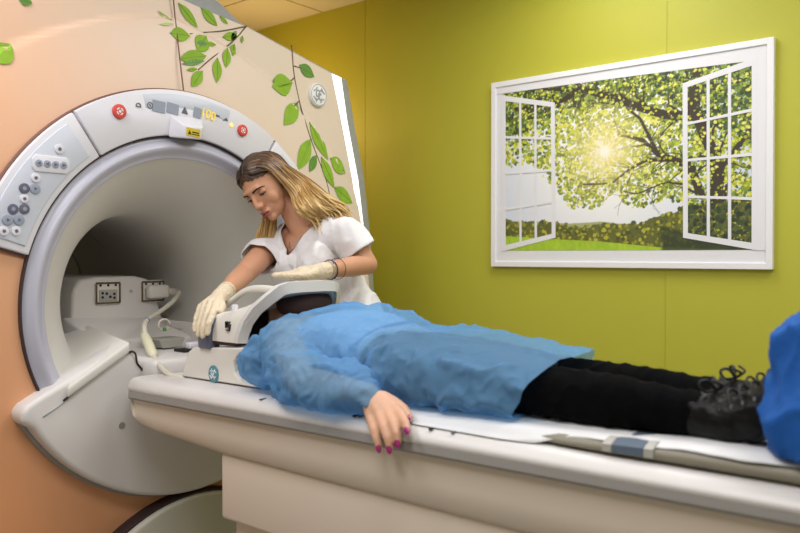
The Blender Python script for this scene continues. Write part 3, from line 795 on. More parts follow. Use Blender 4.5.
# ------------------------------------------------------------ head coil
cl = thing('head_coil', (.5,0,.87), 'white plastic head coil with an arched opening, enclosing the head of the lying patient', 'scanner head coil')
YN = -.195
low = [(0.258, 0.856),(0.293, 0.944),(0.317, 0.96),(0.565, 0.976),(0.519, 0.957),(0.498, 0.933),(0.502, 0.903),(0.532, 0.881),(0.602, 0.863)]
low[0] = (low[0][0], .8705); low[-1] = (low[-1][0], .8725)
for s in (1,-1):
    a, b = sorted((s*.195, s*.16))
    prism('base_side', low, 1, a, b, M['coil'], cl, .008, 3)
# base cradle between the sides
lb_, lt = low[0], low[2]
prism('base_shell', [low[0],low[1],low[2],(low[2][0]+.03,low[2][1]),(low[2][0]+.03,.895),(.62,.895),(.62,.8725)], 1, -.165, .165, M['coil'], cl, .006, 2)
# upper shell: hood that rises towards the chest opening
rim = [(.512,-.195,.985),(.518,-.193,1.01),(.528,-.186,1.045),(.548,-.170,1.082),(.575,-.145,1.115),(.596,-.118,1.142),(.602,-.09,1.15),(.603,-.045,1.152),(.603,0,1.152)]
bak = [(.408,-.195,.985),(.408,-.195,1.02),(.409,-.192,1.045),(.412,-.184,1.058),(.415,-.165,1.064),(.416,-.13,1.067),(.416,-.09,1.069),(.416,-.045,1.07),(.416,0,1.07)]
def sym(L): return [Vector(p) for p in L]+[Vector((p[0],-p[1],p[2])) for p in L[::-1][1:]]
rimS, bakS = sym(rim), sym(bak)
def inw(L, d, dx):   # shift a section towards the head
    out = []
    for i,p in enumerate(L):
        t = L[min(i+1,len(L)-1)]-L[max(i-1,0)]; n = Vector((0,t.z,-t.y)).normalized()
        out.append(Vector((p.x+dx,p.y+n.y*d,p.z+n.z*d)))
    return out
secs = [bakS+inw(bakS,.016,.0)[::-1]]
for k in range(1,7):
    t = k/6; o_ = [a.lerp(b,t)+Vector((0,0,-.012*sin(pi*t)*(1 if abs(a.y)<.17 else 0))) for a,b in zip(bakS,rimS)]; secs.append(o_+inw(o_,.016,0)[::-1])
us = loft('upper_shell', [[tuple(p) for p in s_] for s_ in secs], M['coil'], cl); sharp(us, 50)
r0 = inw(rimS,-.001,-.012); r1 = inw(rimS,.0,.004); r2 = inw(rimS,.030,.010); r3 = inw(rimS,.033,-.02)
ar = loft('arch_rim', [[tuple(p) for p in s_] for s_ in zip(*[r0,r1,r2,r3])], M['coilg'], cl); sharp(ar, 40)
f1 = inw(rimS,.031,.006); f2 = inw(rimS,.05,-.07); f3 = inw(rimS,.055,-.07); f4 = inw(rimS,.036,-.01)
loft('arch_lining', [[tuple(p) for p in s_] for s_ in zip(*[f1,f2,f3,f4])], M['coilb'], cl)
prism('back_plate', [(y,z) for _,y,z in [tuple(p) for p in inw(bakS,.004,0)]], 0, .405, .425, M['coil'], cl, .003)
box('joint_gap', (.405,-.191,.975), (.505,.191,.986), M['gap'], cl)
bm = bmesh.new(); ell(bm, (.545,.03,1.085), (.055,.10,.048)); from_bm('face_pad', bm, mat('dark_brown_foam', (52,38,36), .9), cl)
# small icon, maker's badge
ic = (0.477, 1.03)
for dx,dz,w,h in ((-.008,.004,.0025,.018),(.006,-.004,.0025,.018),(-.002,.011,.012,.0025),(-.002,-.011,.012,.0025),(-.001,.001,.010,.0025)):
    box('icon', (ic[0]+dx-w/2,-.1985,ic[1]+dz-h/2), (ic[0]+dx+w/2,-.186,ic[1]+dz+h/2), M['dark'], cl)
mc = (0.414, 0.892)
mb = disc('badge', mc, .0215, 1, -.1985, -.190, M['badget'], cl, 36, .001, ry=.0245)
monogram(mb, mc, .0195, 1, -.1988, M['badge'])
# handle across the top
hz = (0.566, 1.1)[1]
tube('handle', [(0.296, -0.06, 1.074),(0.323, -0.055, 1.09),(0.368, -0.05, 1.116),(0.417, -0.045, 1.127),(0.473, -0.04, 1.127),(0.511, -0.035, 1.122)], .0085, M['coil'], cl, 10, 6, 1.2)
for p in ((.43,-.05,1.07),(.44,.04,1.075),(.45,-.15,1.078)): 
    b_ = disc('knob', (p[0],p[1]), .009, 2, p[2]-.014, p[2]+.008, M['panel'], cl, 16, .002)
# release latch held by the gloved hand
lx = (0.335, 0.986)
bx = [(0.348, 1.006),(0.35, 0.961),(0.403, 0.96),(0.408, 1.004),(0.421, 1.05),(0.399, 1.054),(0.392, 1.015)]
prism('release_latch', bx, 1, -.204, -.165, M['latch'], cl, .006, 3)
# cable with its inline box and plug
cpts = [(-0.385, 0.232, 1.082),(-0.37, 0.236, 1.079),(-0.3, 0.156, 1.05),(-0.22, 0.043, 1.02),(-0.14, -0.052, 1.005),(-0.07, -0.108, 0.986),(-0.035, -0.12, 0.947),(0.066, -0.16, 0.907),(0.154, -0.19, 0.884),(0.215, -0.2, 0.87),(0.268, -0.185, 0.862)]
tube('cable', cpts, .0085, M['cable'], cl, 10, 8)
i0, i1 = Vector((-0.07, -0.11, 0.97)), Vector((0.066, -0.16, 0.907))
bm = bmesh.new(); tube_into(bm, [i0+(i1-i0)*k/10 for k in range(11)], lambda t: .0165*(1-.5*abs(2*t-1)**5), 14, .8)
ib = from_bm('cable_box', bm, M['cbox'], cl)
bm = bmesh.new(); d_ = (i1-i0).normalized(); tube_into(bm, [i0-d_*.006+d_*.012*k for k in range(2)], .0125, 12); from_bm('strain_relief', bm, M['cable'], ib)
tube('cable_mark', [cpts[4],tuple(Vector(cpts[4])*.93+Vector(cpts[5])*.07)], .0095, M['penb'], cl, 10, 2)
pc = (0.158, 1.092)
pl = box('cable_plug', (-.41,pc[0]-.045,pc[1]-.03), (-.375,pc[0]+.04,pc[1]+.02), M['coil'], cl, .01, 3)
bm = bmesh.new(); tube_into(bm, [Vector((-.39,pc[0]+.03,pc[1]-.004)), Vector(cpts[0])+Vector((0,.0,.0)), Vector(cpts[0])+Vector((.006,.004,0))], .013, 12); from_bm('plug_neck', bm, M['cable'], cl)
rc = Vector((-0.12, 0.001, 0.965))
bm = bmesh.new()
tube_into(bm, [rc+Vector((0,.022*cos(a),.022+.018*sin(a))) for a in [2*pi*k/20 for k in range(19)]], .004, 8)
rg = from_bm('round_clip', bm, M['cable']); tag(rg, 'small cream round clip standing in the grey tray', 'clip')
box('green_mark', (rc.x+.003,rc.y-.007,rc.z+.0), (rc.x+.0075,rc.y+.005,rc.z+.012), M['tealm'], rg)

# ------------------------------------------------------------ the technician
tc_ = thing('person', (.26,.55,0), 'person with long blond hair in a white short-sleeved tunic, bending over the head coil', 'person')
E_ = Vector((.944,-.001,.33)).normalized(); U_ = Vector((-.305,-.573,.75)); U_ = (U_-E_*U_.dot(E_)).normalized(); F_ = E_.cross(U_)
# columns: left, back, up
HC = Vector((0.154, 0.225, 1.464))
HM = Matrix((( E_.x,-F_.x,U_.x),(E_.y,-F_.y,U_.y),(E_.z,-F_.z,U_.z)))
def H_(x,y,z): return HC + HM @ Vector((x,y,z))
HS = .98
def head_prims(bm, HC, HM, s=1.0):
    def h(x,y,z): return HC + HM @ (Vector((x,y,z))*s)
    def e(c, r): ell(bm, h(*c), [q*s for q in r], HM)
    e((0,.012,.028),(.073,.092,.085))            # skull
    e((0,-.022,-.004),(.064,.066,.078))          # face mass
    e((0,-.036,-.055),(.047,.045,.052))          # jaw
    e((0,-.069,-.090),(.019,.018,.017))          # chin
    e((.036,-.047,-.030),(.023,.026,.032)); e((-.036,-.047,-.030),(.023,.026,.032))   # cheeks
    e((0,-.078,.022),(.045,.016,.012))           # brow
    chain(bm, [h(0,-.086,.010),h(0,-.098,-.015),h(0,-.1025,-.032)], [.0072*s,.0078*s,.0095*s])     # nose
    chain(bm, [h(-.011,-.094,-.036),h(.011,-.094,-.036)], [.0085*s,.0085*s])
    chain(bm, [h(-.016,-.084,-.062),h(0,-.092,-.058),h(.016,-.084,-.062)], [.0055*s,.0068*s,.0055*s])
    chain(bm, [h(-.014,-.083,-.070),h(0,-.090,-.0705),h(.014,-.083,-.070)], [.0055*s,.0075*s,.0055*s])
    for q in (1,-1):
        chain(bm, [h(q*.072,.012,-.022),h(q*.079,.016,.0),h(q*.08,.022,.016),h(q*.078,.03,.008)], [.006*s,.008*s,.009*s,.007*s])
def face_shape(me, HC, HM, s=1.0):
    def h(x,y,z): return HC + HM @ (Vector((x,y,z))*s)
    back = HM @ Vector((0,1,0))
    for q in (1,-1): push(me, h(q*.031,-.083,.0), (.017*s,.017*s,.013*s), back*.009*s)
    push(me, h(0,-.088,-.0655), (.016*s,.01*s,.0035*s), back*.003*s)
    push(me, h(0,-.086,-.080), (.018*s,.012*s,.006*s), back*.003*s)
sL, sR = Vector((.372,.385,1.305)), Vector((.085,.31,1.262))
elL, wrL = Vector((0.432, 0.43, 1.194)), Vector((0.472, 0.17, 1.176))
elR, wrR = Vector((0.156, 0.12, 1.159)), Vector((0.281, -0.06, 1.107))
nb = Vector((.232,.335,1.31))
def body_bm(g=0):
    bm = bmesh.new()
    head_prims(bm, HC, HM, HS)
    chain(bm, [H_(0,.032,-.03), H_(0,.04,-.07), nb], [.046,.044,.052])                     # neck
    chain(bm, [nb+Vector((0,.02,-.01)), Vector((.228,.375,1.245)), Vector((.24,.44,1.10)), Vector((.26,.51,.97)), Vector((.26,.53,.90))], [.07,.098,.09,.108,.112], (0,1,.25), .78)
    chain(bm, [sR+Vector((.03,.02,-.01)), Vector((.228,.36,1.27)), sL+Vector((-.03,.0,-.01))], [.055,.075,.055])
    chain(bm, [nb+Vector((.02,.02,0)), sL], [.045,.042]); chain(bm, [nb+Vector((-.02,.02,0)), sR], [.045,.042])
    chain(bm, [sL, sL.lerp(elL,.5), elL], [.048,.042,.036]); chain(bm, [elL, elL.lerp(wrL,.35), wrL], [.036,.036,.023], (0,.3,1), .95)
    chain(bm, [sR, sR.lerp(elR,.5), elR], [.048,.042,.035]); chain(bm, [elR, elR.lerp(wrR,.35), wrR], [.035,.034,.022])
    for s in (1,-1):
        hp, kn, an = Vector((.24+s*.075,.53,.88)), Vector((.24+s*.09,.56,.48)), Vector((.24+s*.10,.60,.09))
        chain(bm, [hp, hp.lerp(kn,.5), kn, kn.lerp(an,.35), an, an+Vector((0,-.02,-.05))], [.095,.08,.056,.054,.036,.034])
        chain(bm, [an+Vector((0,0,-.05)), an+Vector((0,-.13,-.062))], [.032,.026])
    # breasts / chest volume under the tunic
    return bm
def hand(bm, wr, K, tips, rr, thumb, palm=.022, curl=None):
    """wr wrist, K four knuckles, tips lists of finger joints"""
    mid = sum((k for k in K), Vector())/4
    for k, r in zip(K, (.0115,.0118,.0115,.0105)):
        chain(bm, [wr.lerp(mid,.12), wr.lerp(k,.6), k], [palm*.8, palm*.62, r*rr], seg=14)
    for k, js in zip(K, tips):
        P = [k]+list(js); R = [.0105*rr,.0096*rr,.0088*rr,.0076*rr][:len(P)]
        chain(bm, P, R, seg=14)
    chain(bm, thumb, [.0155*rr,.0125*rr,.0115*rr,.0092*rr][:len(thumb)], seg=14)
def V3(*a): return Vector(a)
# right hand: draped over the coil latch, fingers hanging down
KR = [V3(*(0.367, -0.15, 1.087)),V3(*(0.348, -0.155, 1.088)),V3(*(0.316, -0.15, 1.084)),V3(*(0.287, -0.145, 1.072))]
TR = [[V3(*(0.408, -0.195, 1.06)),V3(*(0.417, -0.214, 1.034)),V3(*(0.416, -0.218, 1.009))],
      [V3(*(0.381, -0.195, 1.053)),V3(*(0.392, -0.214, 1.021)),V3(*(0.395, -0.218, 0.999))],
      [V3(*(0.351, -0.19, 1.049)),V3(*(0.363, -0.208, 1.019)),V3(*(0.366, -0.212, 1))],
      [V3(*(0.318, -0.18, 1.046)),V3(*(0.329, -0.195, 1.022)),V3(*(0.336, -0.2, 1.008))]]
thR = [wrR.lerp(KR[0],.4), V3(*(0.358, -0.13, 1.089)), V3(*(0.393, -0.15, 1.078)), V3(*(0.405, -0.165, 1.067))]
# left hand: flat on the hood, fingers towards the other hand
KL = [V3(*(0.476, 0.085, 1.159)),V3(*(0.446, 0.105, 1.169)),V3(*(0.425, 0.125, 1.176)),V3(*(0.418, 0.14, 1.181))]
TL = [[k+(V3(-.026,-.022,-.004-.003*i)),k+V3(-.048,-.042,-.018-.003*i),k+V3(-.058,-.054,-.030-.003*i)] for i,k in enumerate(KL)]
for i in range(4):
    for q in TL[i]: q.z = max(q.z, 1.164)
thL = [wrL.lerp(KL[0],.35), wrL.lerp(KL[0],.7)+V3(.01,-.02,-.006), KL[0]+V3(-.01,-.025,-.008), KL[0]+V3(-.035,-.04,-.012)]
for q in thL: q.z = max(q.z, 1.163)
bm = body_bm()
hand(bm, wrR, KR, [[j.copy() for j in t] for t in TR], .8, thR, .018); hand(bm, wrL, KL, TL, .8, thL, .018)
me = remesh(bm, .0042, 5); face_shape(me, HC, HM, HS)
link('body', me, M['skin'], tc_)
for nm, args in (('glove',(wrR,KR,TR,1.0,thR,.0235)),('glove',(wrL,KL,TL,1.0,thL,.0235))):
    bm = bmesh.new(); hand(bm, *args)
    w = args[0]; el = elR if w is wrR else elL
    chain(bm, [w.lerp(sum(args[1],Vector())/4,.3), w, w.lerp(el,.09)], [.022,.0255,.0262])
    me = remesh(bm, .0028, 3); wrinkle(me, .0016, 60); gl_ = link(nm, me, M['glove'], tc_)
    ax = (el-w).normalized(); c0 = w.lerp(el,.09)+ax*.024
    bm = bmesh.new(); tube_into(bm, [c0-ax*.01, c0-ax*.004, c0], .0275, 20); from_bm('glove_cuff', bm, M['glove'], gl_)
# facial features
def lens(name, c, r, m, par): 
    bm = bmesh.new(); ell(bm, c, r, HM); return from_bm(name, bm, m, par)
for q in (1,-1):
    e_ = lens('eye', H_(q*.031,-.0655,.0), (.0125,.0115,.0105), M['eye'], tc_)
    lens('iris', H_(q*.031,-.0735,-.0045), (.0055,.0045,.0055), M['iris'], e_)
    lens('upper_eyelid', H_(q*.0315,-.0655,.0028), (.0155,.0135,.0112), M['skin'], tc_)
    tube('eyelashes', [H_(q*.018,-.0745,-.003),H_(q*.024,-.0785,-.0035),H_(q*.031,-.0805,-.0045),H_(q*.039,-.0785,-.0045),H_(q*.048,-.0715,-.0045)], .0018, M['brow'], tc_, 6, 6)
    tube('eyebrow', [H_(q*.013,-.0875,.0150),H_(q*.022,-.0885,.0175),H_(q*.034,-.0845,.0190),H_(q*.046,-.0735,.0165),H_(q*.053,-.0645,.0115)], lambda t: .0042*(1-.55*t), M['brow'], tc_, 8, 5, .6)
tube('upper_lip', [H_(-.018,-.084,-.0645),H_(-.007,-.0965,-.0585),H_(0,-.0975,-.060),H_(.007,-.0965,-.0585),H_(.018,-.084,-.0645)], lambda t: .0016+.0032*sin(pi*t), M['lips'], tc_, 8, 5)
tube('lower_lip', [H_(-.016,-.084,-.067),H_(-.006,-.0945,-.071),H_(.006,-.0945,-.071),H_(.016,-.084,-.067)], lambda t: .0015+.004*sin(pi*t), M['lips'], tc_, 8, 5)

# tunic: short sleeves, V neck
bm = bmesh.new()
chain(bm, [nb+V3(0,.03,-.02), V3(.228,.38,1.245), V3(.245,.44,1.10), V3(.275,.50,.98), V3(.27,.52,.84)], [.075,.114,.116,.145,.15], (0,1,.25), .82)
chain(bm, [sR+V3(.03,.02,-.01), V3(.228,.365,1.268), sL+V3(-.03,.0,-.01)], [.062,.084,.062])
chain(bm, [nb+V3(.02,.025,.0), sL], [.048,.053]); chain(bm, [nb+V3(-.02,.025,.0), sR], [.048,.053])
for s in (1,-1): ell(bm, V3(.235+s*.056,.318,1.195), (.07,.05,.075))
slL, slR = sL.lerp(elL,.56), sR.lerp(elR,.46)
chain(bm, [sL, sL.lerp(elL,.3), slL], [.055,.058,.060]); chain(bm, [sR, sR.lerp(elR,.3), slR], [.054,.056,.058])
me = remesh(bm, .005, 12)
wrinkle(me, .018, 6, (1,1,.5), True, None, 3); wrinkle(me, .007, 11, (1,1,.6), False, None, 21); wrinkle(me, .008, 14, (1,1,.5), True, None, 9)
adL, adR = (elL-sL).normalized(), (elR-sR).normalized()
vb = H_(0,-.03,-.02)
def neckcut(p):
    for sl_, ad_, mx_ in ((slL,adL,.14),(slR,adR,.14)):
        d = p-sl_; t = d.dot(ad_)
        if p.x > .15 and p.y > .255 and ad_ is adR: continue
        if ad_ is adL and p.z < 1.18 and p.x < .41: continue
        if .010 < t < mx_ and (d-ad_*t).length < .078 and not (p.y > .40 and p.z < 1.15 and ad_ is adR): return True
    dz = p.z-1.222
    if p.y < .38 and dz > 0 and abs(p.x-.207-.2*dz) < dz*.5: return True
    if (p-(nb+V3(.0,-.005,.035))).length < .060: return True
    return False
cut(me, neckcut)
tu = link('tunic', me, M['tunic'], tc_); so = tu.modifiers.new('t','SOLIDIFY'); so.thickness = .003; so.offset = 0
tube('placket', [(.226,.262,1.20),(.228,.30,1.15),(.23,.33,1.10),(.232,.36,1.0)], .0025, M['tunic'], tu, 6)
bm = bmesh.new()
for s in (1,-1):
    hp, kn, an = Vector((.24+s*.075,.53,.86)), Vector((.24+s*.09,.56,.48)), Vector((.24+s*.10,.60,.10))
    chain(bm, [Vector((.24+s*.05,.53,.93)), hp, hp.lerp(kn,.5), kn, kn.lerp(an,.5), an], [.10,.105,.095,.078,.07,.062])
me = remesh(bm, .012, 4); wrinkle(me, .01, 8); link('trousers', me, M['trouser'], tc_)
for s in (1,-1):
    bm = bmesh.new(); an = V3(.24+s*.10,.60,.045); chain(bm, [an+V3(0,.02,0), an+V3(0,-.06,-.002), an+V3(0,-.16,-.01)], [.044,.044,.034])
    me = remesh(bm, .006, 3); link('clog', me, M['white'], tc_)
# bracelets on the left forearm, neck chain, pens in the breast pocket
ax = (elL-wrL).normalized()
def ringo(name, c, r, rr, m, par):
    u = ax.orthogonal().normalized(); w = ax.cross(u)
    bm = bmesh.new(); pts = [c+(u*cos(a)+w*sin(a))*r for a in [2*pi*k/28 for k in range(29)]]
    tube_into(bm, pts, rr, 6); return from_bm(name, bm, m, par)
ringo('bracelet', wrL.lerp(elL,.145), .030, .0015, M['silver'], tc_); ringo('bracelet', wrL.lerp(elL,.175), .031, .0022, M['bead'], tc_); ringo('bracelet', wrL.lerp(elL,.33), .0338, .0010, M['bead'], tc_)
tube('necklace', [nb+V3(-.045,-.02,.035), V3(.205,.283,1.268), V3(.222,.268,1.245), V3(.243,.283,1.268), nb+V3(.05,-.02,.035)], .0014, M['silver'], tc_, 6, 6)
for i,(c, m, lab) in enumerate((((0.28, 0.275, 1.201),'penb','blue pen clipped in the breast pocket of the white tunic'),((0.297, 0.275, 1.202),'penr','red pen clipped in the breast pocket of the white tunic'))):
    c = Vector(c)
    bm = bmesh.new(); tube_into(bm, [c+V3(0,.01,-.05), c+V3(0,0,.0), c+V3(-.0,-.003,.008)], .0042, 8)
    p_ = from_bm('pen', bm, M[m]); tag(p_, lab, 'pen', None)
    box('pen_clip', (c.x-.0015,c.y-.008,c.z-.02), (c.x+.0015,c.y-.003,c.z+.005), M['silver'], p_)

# hair: a cap and long locks, dark roots running to blond ends
def hairmat():
    m = mat('blond_hair_dark_roots', (190,150,90), .42); nt = m.node_tree; b = nt.nodes['Principled BSDF']
    at = nt.nodes.new('ShaderNodeAttribute'); at.attribute_name = 'along'
    r = nt.nodes.new('ShaderNodeValToRGB'); nt.links.new(at.outputs['Fac'], r.inputs[0]); nt.links.new(r.outputs[0], b.inputs['Base Color'])
    e = r.color_ramp.elements; e[0].position = .0; e[0].color = lin((44,30,22))+(1,); e[1].position = 1; e[1].color = lin((222,190,132))+(1,)
    k = e.new(.22); k.color = lin((84,58,38))+(1,); k = e.new(.42); k.color = lin((164,124,74))+(1,); k = e.new(.65); k.color = lin((206,168,104))+(1,)
    b.inputs['Specular IOR Level'].default_value = .6
    return m
M['hair'] = hairmat()
rh = np.random.RandomState(11)
hv = []; hf = []; hc = []
def lock(pts, w, th, tone=0, n=7, seg=6, t0=0.0, t1=1.0):
    P = spline(pts, n); N = len(P)-1; base = len(hv)
    for i,p in enumerate(P):
        t = i/N; tan = (P[min(i+1,N)]-P[max(i-1,0)]).normalized()
        out = (p-(HC+(nb-HC)*min(1,max(0,t-.2))))
        nrm = (out-tan*out.dot(tan))
        nrm = nrm.normalized() if nrm.length > 1e-5 else tan.orthogonal().normalized()
        sd = tan.cross(nrm)
        r = (min(1,.45+t*3)*(1-.75*max(0,(t-.75)/.25)))
        for k in range(seg):
            a = 2*pi*k/seg; q = p+sd*cos(a)*w*r+nrm*sin(a)*th*r
            hv.append(tuple(q)); hc.append(min(1,max(0,t0+(t1-t0)*t+tone)))
    for i in range(N):
        for k in range(seg): hf.append([base+i*seg+k, base+i*seg+(k+1)%seg, base+(i+1)*seg+(k+1)%seg, base+(i+1)*seg+k])
    hf.append([base+k for k in range(seg)]); hf.append([base+N*seg+k for k in range(seg)])
def sk(x,y,z,k=1.0):   # on the scalp ellipsoid in direction (x,y,z)
    d = Vector((x,y,z)).normalized(); c = Vector((0,.012,.028)); r = (.078,.097,.091)
    s = 1/sqrt((d.x/r[0])**2+(d.y/r[1])**2+(d.z/r[2])**2)
    p = (c+d*s*k)*HS; return H_(p.x,p.y,p.z)
# near side (her left): sweeps from the parting over the temple and ear, down behind the shoulder
endL = [V3(*(0.39, 0.4, 1.325)),V3(*(0.353, 0.36, 1.338)),V3(*(0.316, 0.33, 1.338))]
for i in range(190):
    f = rh.rand(); g = rh.rand(); j = lambda s: V3(*(rh.randn(3)*s))
    y0 = -.85+1.5*f                          # place along the parting
    root = sk(.06,y0,1.0-.25*max(0,-y0),1.0)
    p1 = sk(.78, y0*.85+.02+.1*g, .62-.1*g, 1.03+.05*rh.rand())
    p2 = sk(1.0, -.52+1.0*f+.15*g, .10-.15*f, 1.06+.09*rh.rand())
    p3 = H_(.076+.014*g, -.018+.10*f+.01*g, -.058-.01*g)+j(.003)
    lay = rh.rand()
    p4 = V3(*(0.289, 0.24, 1.369)).lerp(V3(*(0.35, 0.32, 1.431)), f*.95)+j(.006)
    p5 = V3(*(0.308, 0.3, 1.341)).lerp(V3(*(0.376, 0.385, 1.379)), f)+j(.007)+V3(0,-.01*lay,.008*lay)
    p6 = p5+V3(.018,.015,-.025-.035*rh.rand())+j(.006)
    lock([root,p1,p2,p3,p4,p5,p6], .0045+.0035*rh.rand(), .0022, rh.randn()*.09)
# front hair combed back over the hairline on both sides
for i in range(150):
    q = 1 if i % 5 else -1; f = rh.rand(); g = rh.rand(); j = lambda s: V3(*(rh.randn(3)*s))
    root = sk(q*.04,-.95+.25*g,.72+.25*g,1.0)
    p1 = sk(q*.42,-.88+.35*f,.52+.35*f,1.015+.02*g); p2 = sk(q*.82,-.62+.5*f,.34+.3*f,1.03+.03*g); p3 = sk(q*1.0,-.34+.5*f,-.02+.2*f,1.06+.04*g)
    if q > 0:
        p4 = H_(.078+.01*g, .0+.06*f, -.06)+j(.002); p5 = V3(*(0.293, 0.245, 1.373)).lerp(V3(*(0.348, 0.28, 1.399)), f)+j(.004); p6 = V3(*(0.318, 0.3, 1.344)).lerp(V3(*(0.354, 0.33, 1.364)), f)+j(.006)
    else:
        p4 = H_(-.074, .01+.05*f, -.05)+j(.003); p5 = V3(*(0.112, 0.24, 1.292))+j(.006); p6 = V3(*(0.074, 0.245, 1.237))+j(.006)
    lock([root,p1,p2,p3,p4,p5,p6], .0035+.003*rh.rand(), .0018, rh.randn()*.08, t1=.8)
# far side (her right): falls from the parting behind the cheek and hangs below the jaw
for i in range(90):
    f = rh.rand(); g = rh.rand(); j = lambda s: V3(*(rh.randn(3)*s))
    y0 = -.85+1.5*f; root = sk(-.06,y0,1.0-.25*max(0,-y0),1.0)
    p1 = sk(-.8,y0*.7+.1,.7,1.03); p2 = sk(-1,.0+.7*f,.1,1.05+.05*g)
    p3 = H_(-.07,.0+.06*f,-.06)+j(.004)
    p4 = V3(*(0.091, 0.24, 1.296)).lerp(V3(*(0.134, 0.28, 1.307)), f)+j(.006)
    p5 = V3(*(0.064, 0.24, 1.244)).lerp(V3(*(0.109, 0.27, 1.251)), f)+j(.005)
    p6 = V3(*(0.052, 0.245, 1.187)).lerp(V3(*(0.077, 0.27, 1.215)), f)+j(.005)
    lock([root,p1,p2,p3,p4,p5,p6], .004+.003*rh.rand(), .002, rh.randn()*.08)
# crown and back
for i in range(110):
    a = rh.rand()*2-1; j = lambda s: V3(*(rh.randn(3)*s))
    root = sk(a*.1,.2+.5*rh.rand(),1,1.0); p1 = sk(a*.8,.9,.6,1.03+.03*rh.rand()); p2 = sk(a*.9,1.0,-.05,1.05+.05*rh.rand()); p3 = H_(a*.055,.085,-.07)+j(.004)
    b = (a+1)/2
    p4 = V3(.225,.36,1.36).lerp(V3(.31,.36,1.365), b)+j(.006); p5 = V3(.23,.43,1.30).lerp(V3(.36,.43,1.33), b)+j(.008); p6 = p5+V3(.02,.03,-.10)
    lock([root,p1,p2,p3,p4,p5,p6], .005+.003*rh.rand(), .0025, rh.randn()*.09)
me = bpy.data.meshes.new('hair'); me.from_pydata(hv, [], hf)
at = me.attributes.new('along', 'FLOAT', 'POINT'); at.data.foreach_set('value', np.array(hc, dtype=np.float32))
hair = link('hair', me, M['hair'], tc_)
M['root'] = mat('dark_root_hair', (72,50,34), .5, bump=.6, bscale=140)
bm = bmesh.new(); g = bmesh.ops.create_icosphere(bm, subdivisions=5, radius=1); kill = []
for v in g['verts']:
    x,y,z = v.co
    if not (z > .36-.3*abs(x) and y > -.96 or (y > -.2 and z > -.75)): kill.append(v)
    v.co = H_(*(Vector((x*.0765,.012+y*.0955,.028+z*.0895))*HS))
bmesh.ops.delete(bm, geom=kill, context='VERTS')
from_bm('scalp_hair', bm, M['root'], hair)

# ------------------------------------------------------------ the patient, lying on the back
pt = thing('person', (1.1,0,.88), 'person lying in a translucent blue gown and black leggings, one hand over the table edge', 'person')
PH = Vector((.492,0,.992)); PM = Matrix(((0,1,0),(-1,0,0),(0,0,1)))   # placeholder axes, set below
# head axes: left -> -y , back -> -z, up -> -x
PM = Matrix(((0,0,-1),(-1,0,0),(0,-1,0)))
shN, shF = V3(.665,-.150,1.0), V3(.655,.150,1.0)
elN, wrN = V3(.835,-.262,.925), V3(*(1.067, -0.275, 0.921))
bm = bmesh.new()
# mirror the head so that the face looks up
def ph(x,y,z): return PH + Vector((-z, -x, -y))
head_prims(bm, PH, PM, .95)
chain(bm, [ph(0,.03,-.05), ph(0,.04,-.10), V3(.67,0,.975)], [.05,.05,.06])
chain(bm, [V3(.68,0,.985), V3(.78,0,.985), V3(.92,0,.965), V3(1.05,0,.96), V3(1.13,0,.96)], [.075,.080,.068,.062,.062], (0,0,1), .98)
chain(bm, [shN, V3(.70,0,.99), shF], [.055,.08,.055])
for s in (1,-1):
    chain(bm, [V3(.72,s*.07,.985), V3(.85,s*.06,.97), V3(1.0,s*.055,.955), V3(1.1,s*.065,.958)], [.072,.064,.058,.058])
chain(bm, [shN, shN.lerp(elN,.5), elN], [.05,.043,.037]); chain(bm, [elN, elN.lerp(wrN,.35), wrN], [.037,.036,.024], (0,0,1), .95)
elF, wrF = V3(.90,.255,.93), V3(1.12,.235,.93)
chain(bm, [shF, shF.lerp(elF,.5), elF], [.05,.043,.037]); chain(bm, [elF, elF.lerp(wrF,.4), wrF], [.037,.036,.024])
legs = []
for s in (-1,1):
    hp, kn, an = (V3(1.12,-.085,.952), V3(1.43,-.135,.948), V3(1.755,-.165,.946)) if s < 0 else (V3(1.12,.075,.952), V3(1.42,.05,.940), V3(1.74,.0,.946))
    legs.append((hp,kn,an))
    chain(bm, [hp, hp.lerp(kn,.5), kn, kn.lerp(an,.35), an, an+V3(.05,0,-.015)], [.060,.054,.043,.043,.028,.03])
    chain(bm, [an+V3(.05,0,-.012), an+V3(.11,0,.03), an+V3(.165,0,.06)], [.03,.026,.018])
KP = [V3(*(1.138, -0.275, 0.899)),V3(*(1.132, -0.29, 0.894)),V3(*(1.118, -0.3, 0.887)),V3(*(1.099, -0.305, 0.877))]
TP = [[V3(*(1.178, -0.3, 0.893)),V3(*(1.199, -0.312, 0.883)),V3(*(1.21, -0.318, 0.871))],
      [V3(*(1.17, -0.316, 0.878)),V3(*(1.187, -0.325, 0.861)),V3(*(1.192, -0.326, 0.845))],
      [V3(*(1.15, -0.322, 0.868)),V3(*(1.167, -0.33, 0.849)),V3(*(1.173, -0.33, 0.831))],
      [V3(*(1.125, -0.323, 0.858)),V3(*(1.136, -0.328, 0.842)),V3(*(1.142, -0.328, 0.828))]]
thP = [wrN.lerp(KP[0],.35)+V3(.008,.01,0), V3(*(1.119, -0.255, 0.906)), V3(*(1.153, -0.262, 0.896)), V3(*(1.18, -0.275, 0.884))]
hand(bm, wrN, KP, TP, 1.12, thP, .027)
KF = [wrF+V3(.075,.02-.02*i,-.003) for i in range(4)]
hand(bm, wrF, KF, [[k+V3(.03,0,-.004),k+V3(.05,0,-.012),k+V3(.065,0,-.018)] for k in KF], .95, [wrF+V3(.02,.01,0),wrF+V3(.045,.035,-.004),wrF+V3(.07,.045,-.01)], .022)
me = remesh(bm, .0042, 4)
link('body', me, M['skinp'], pt)
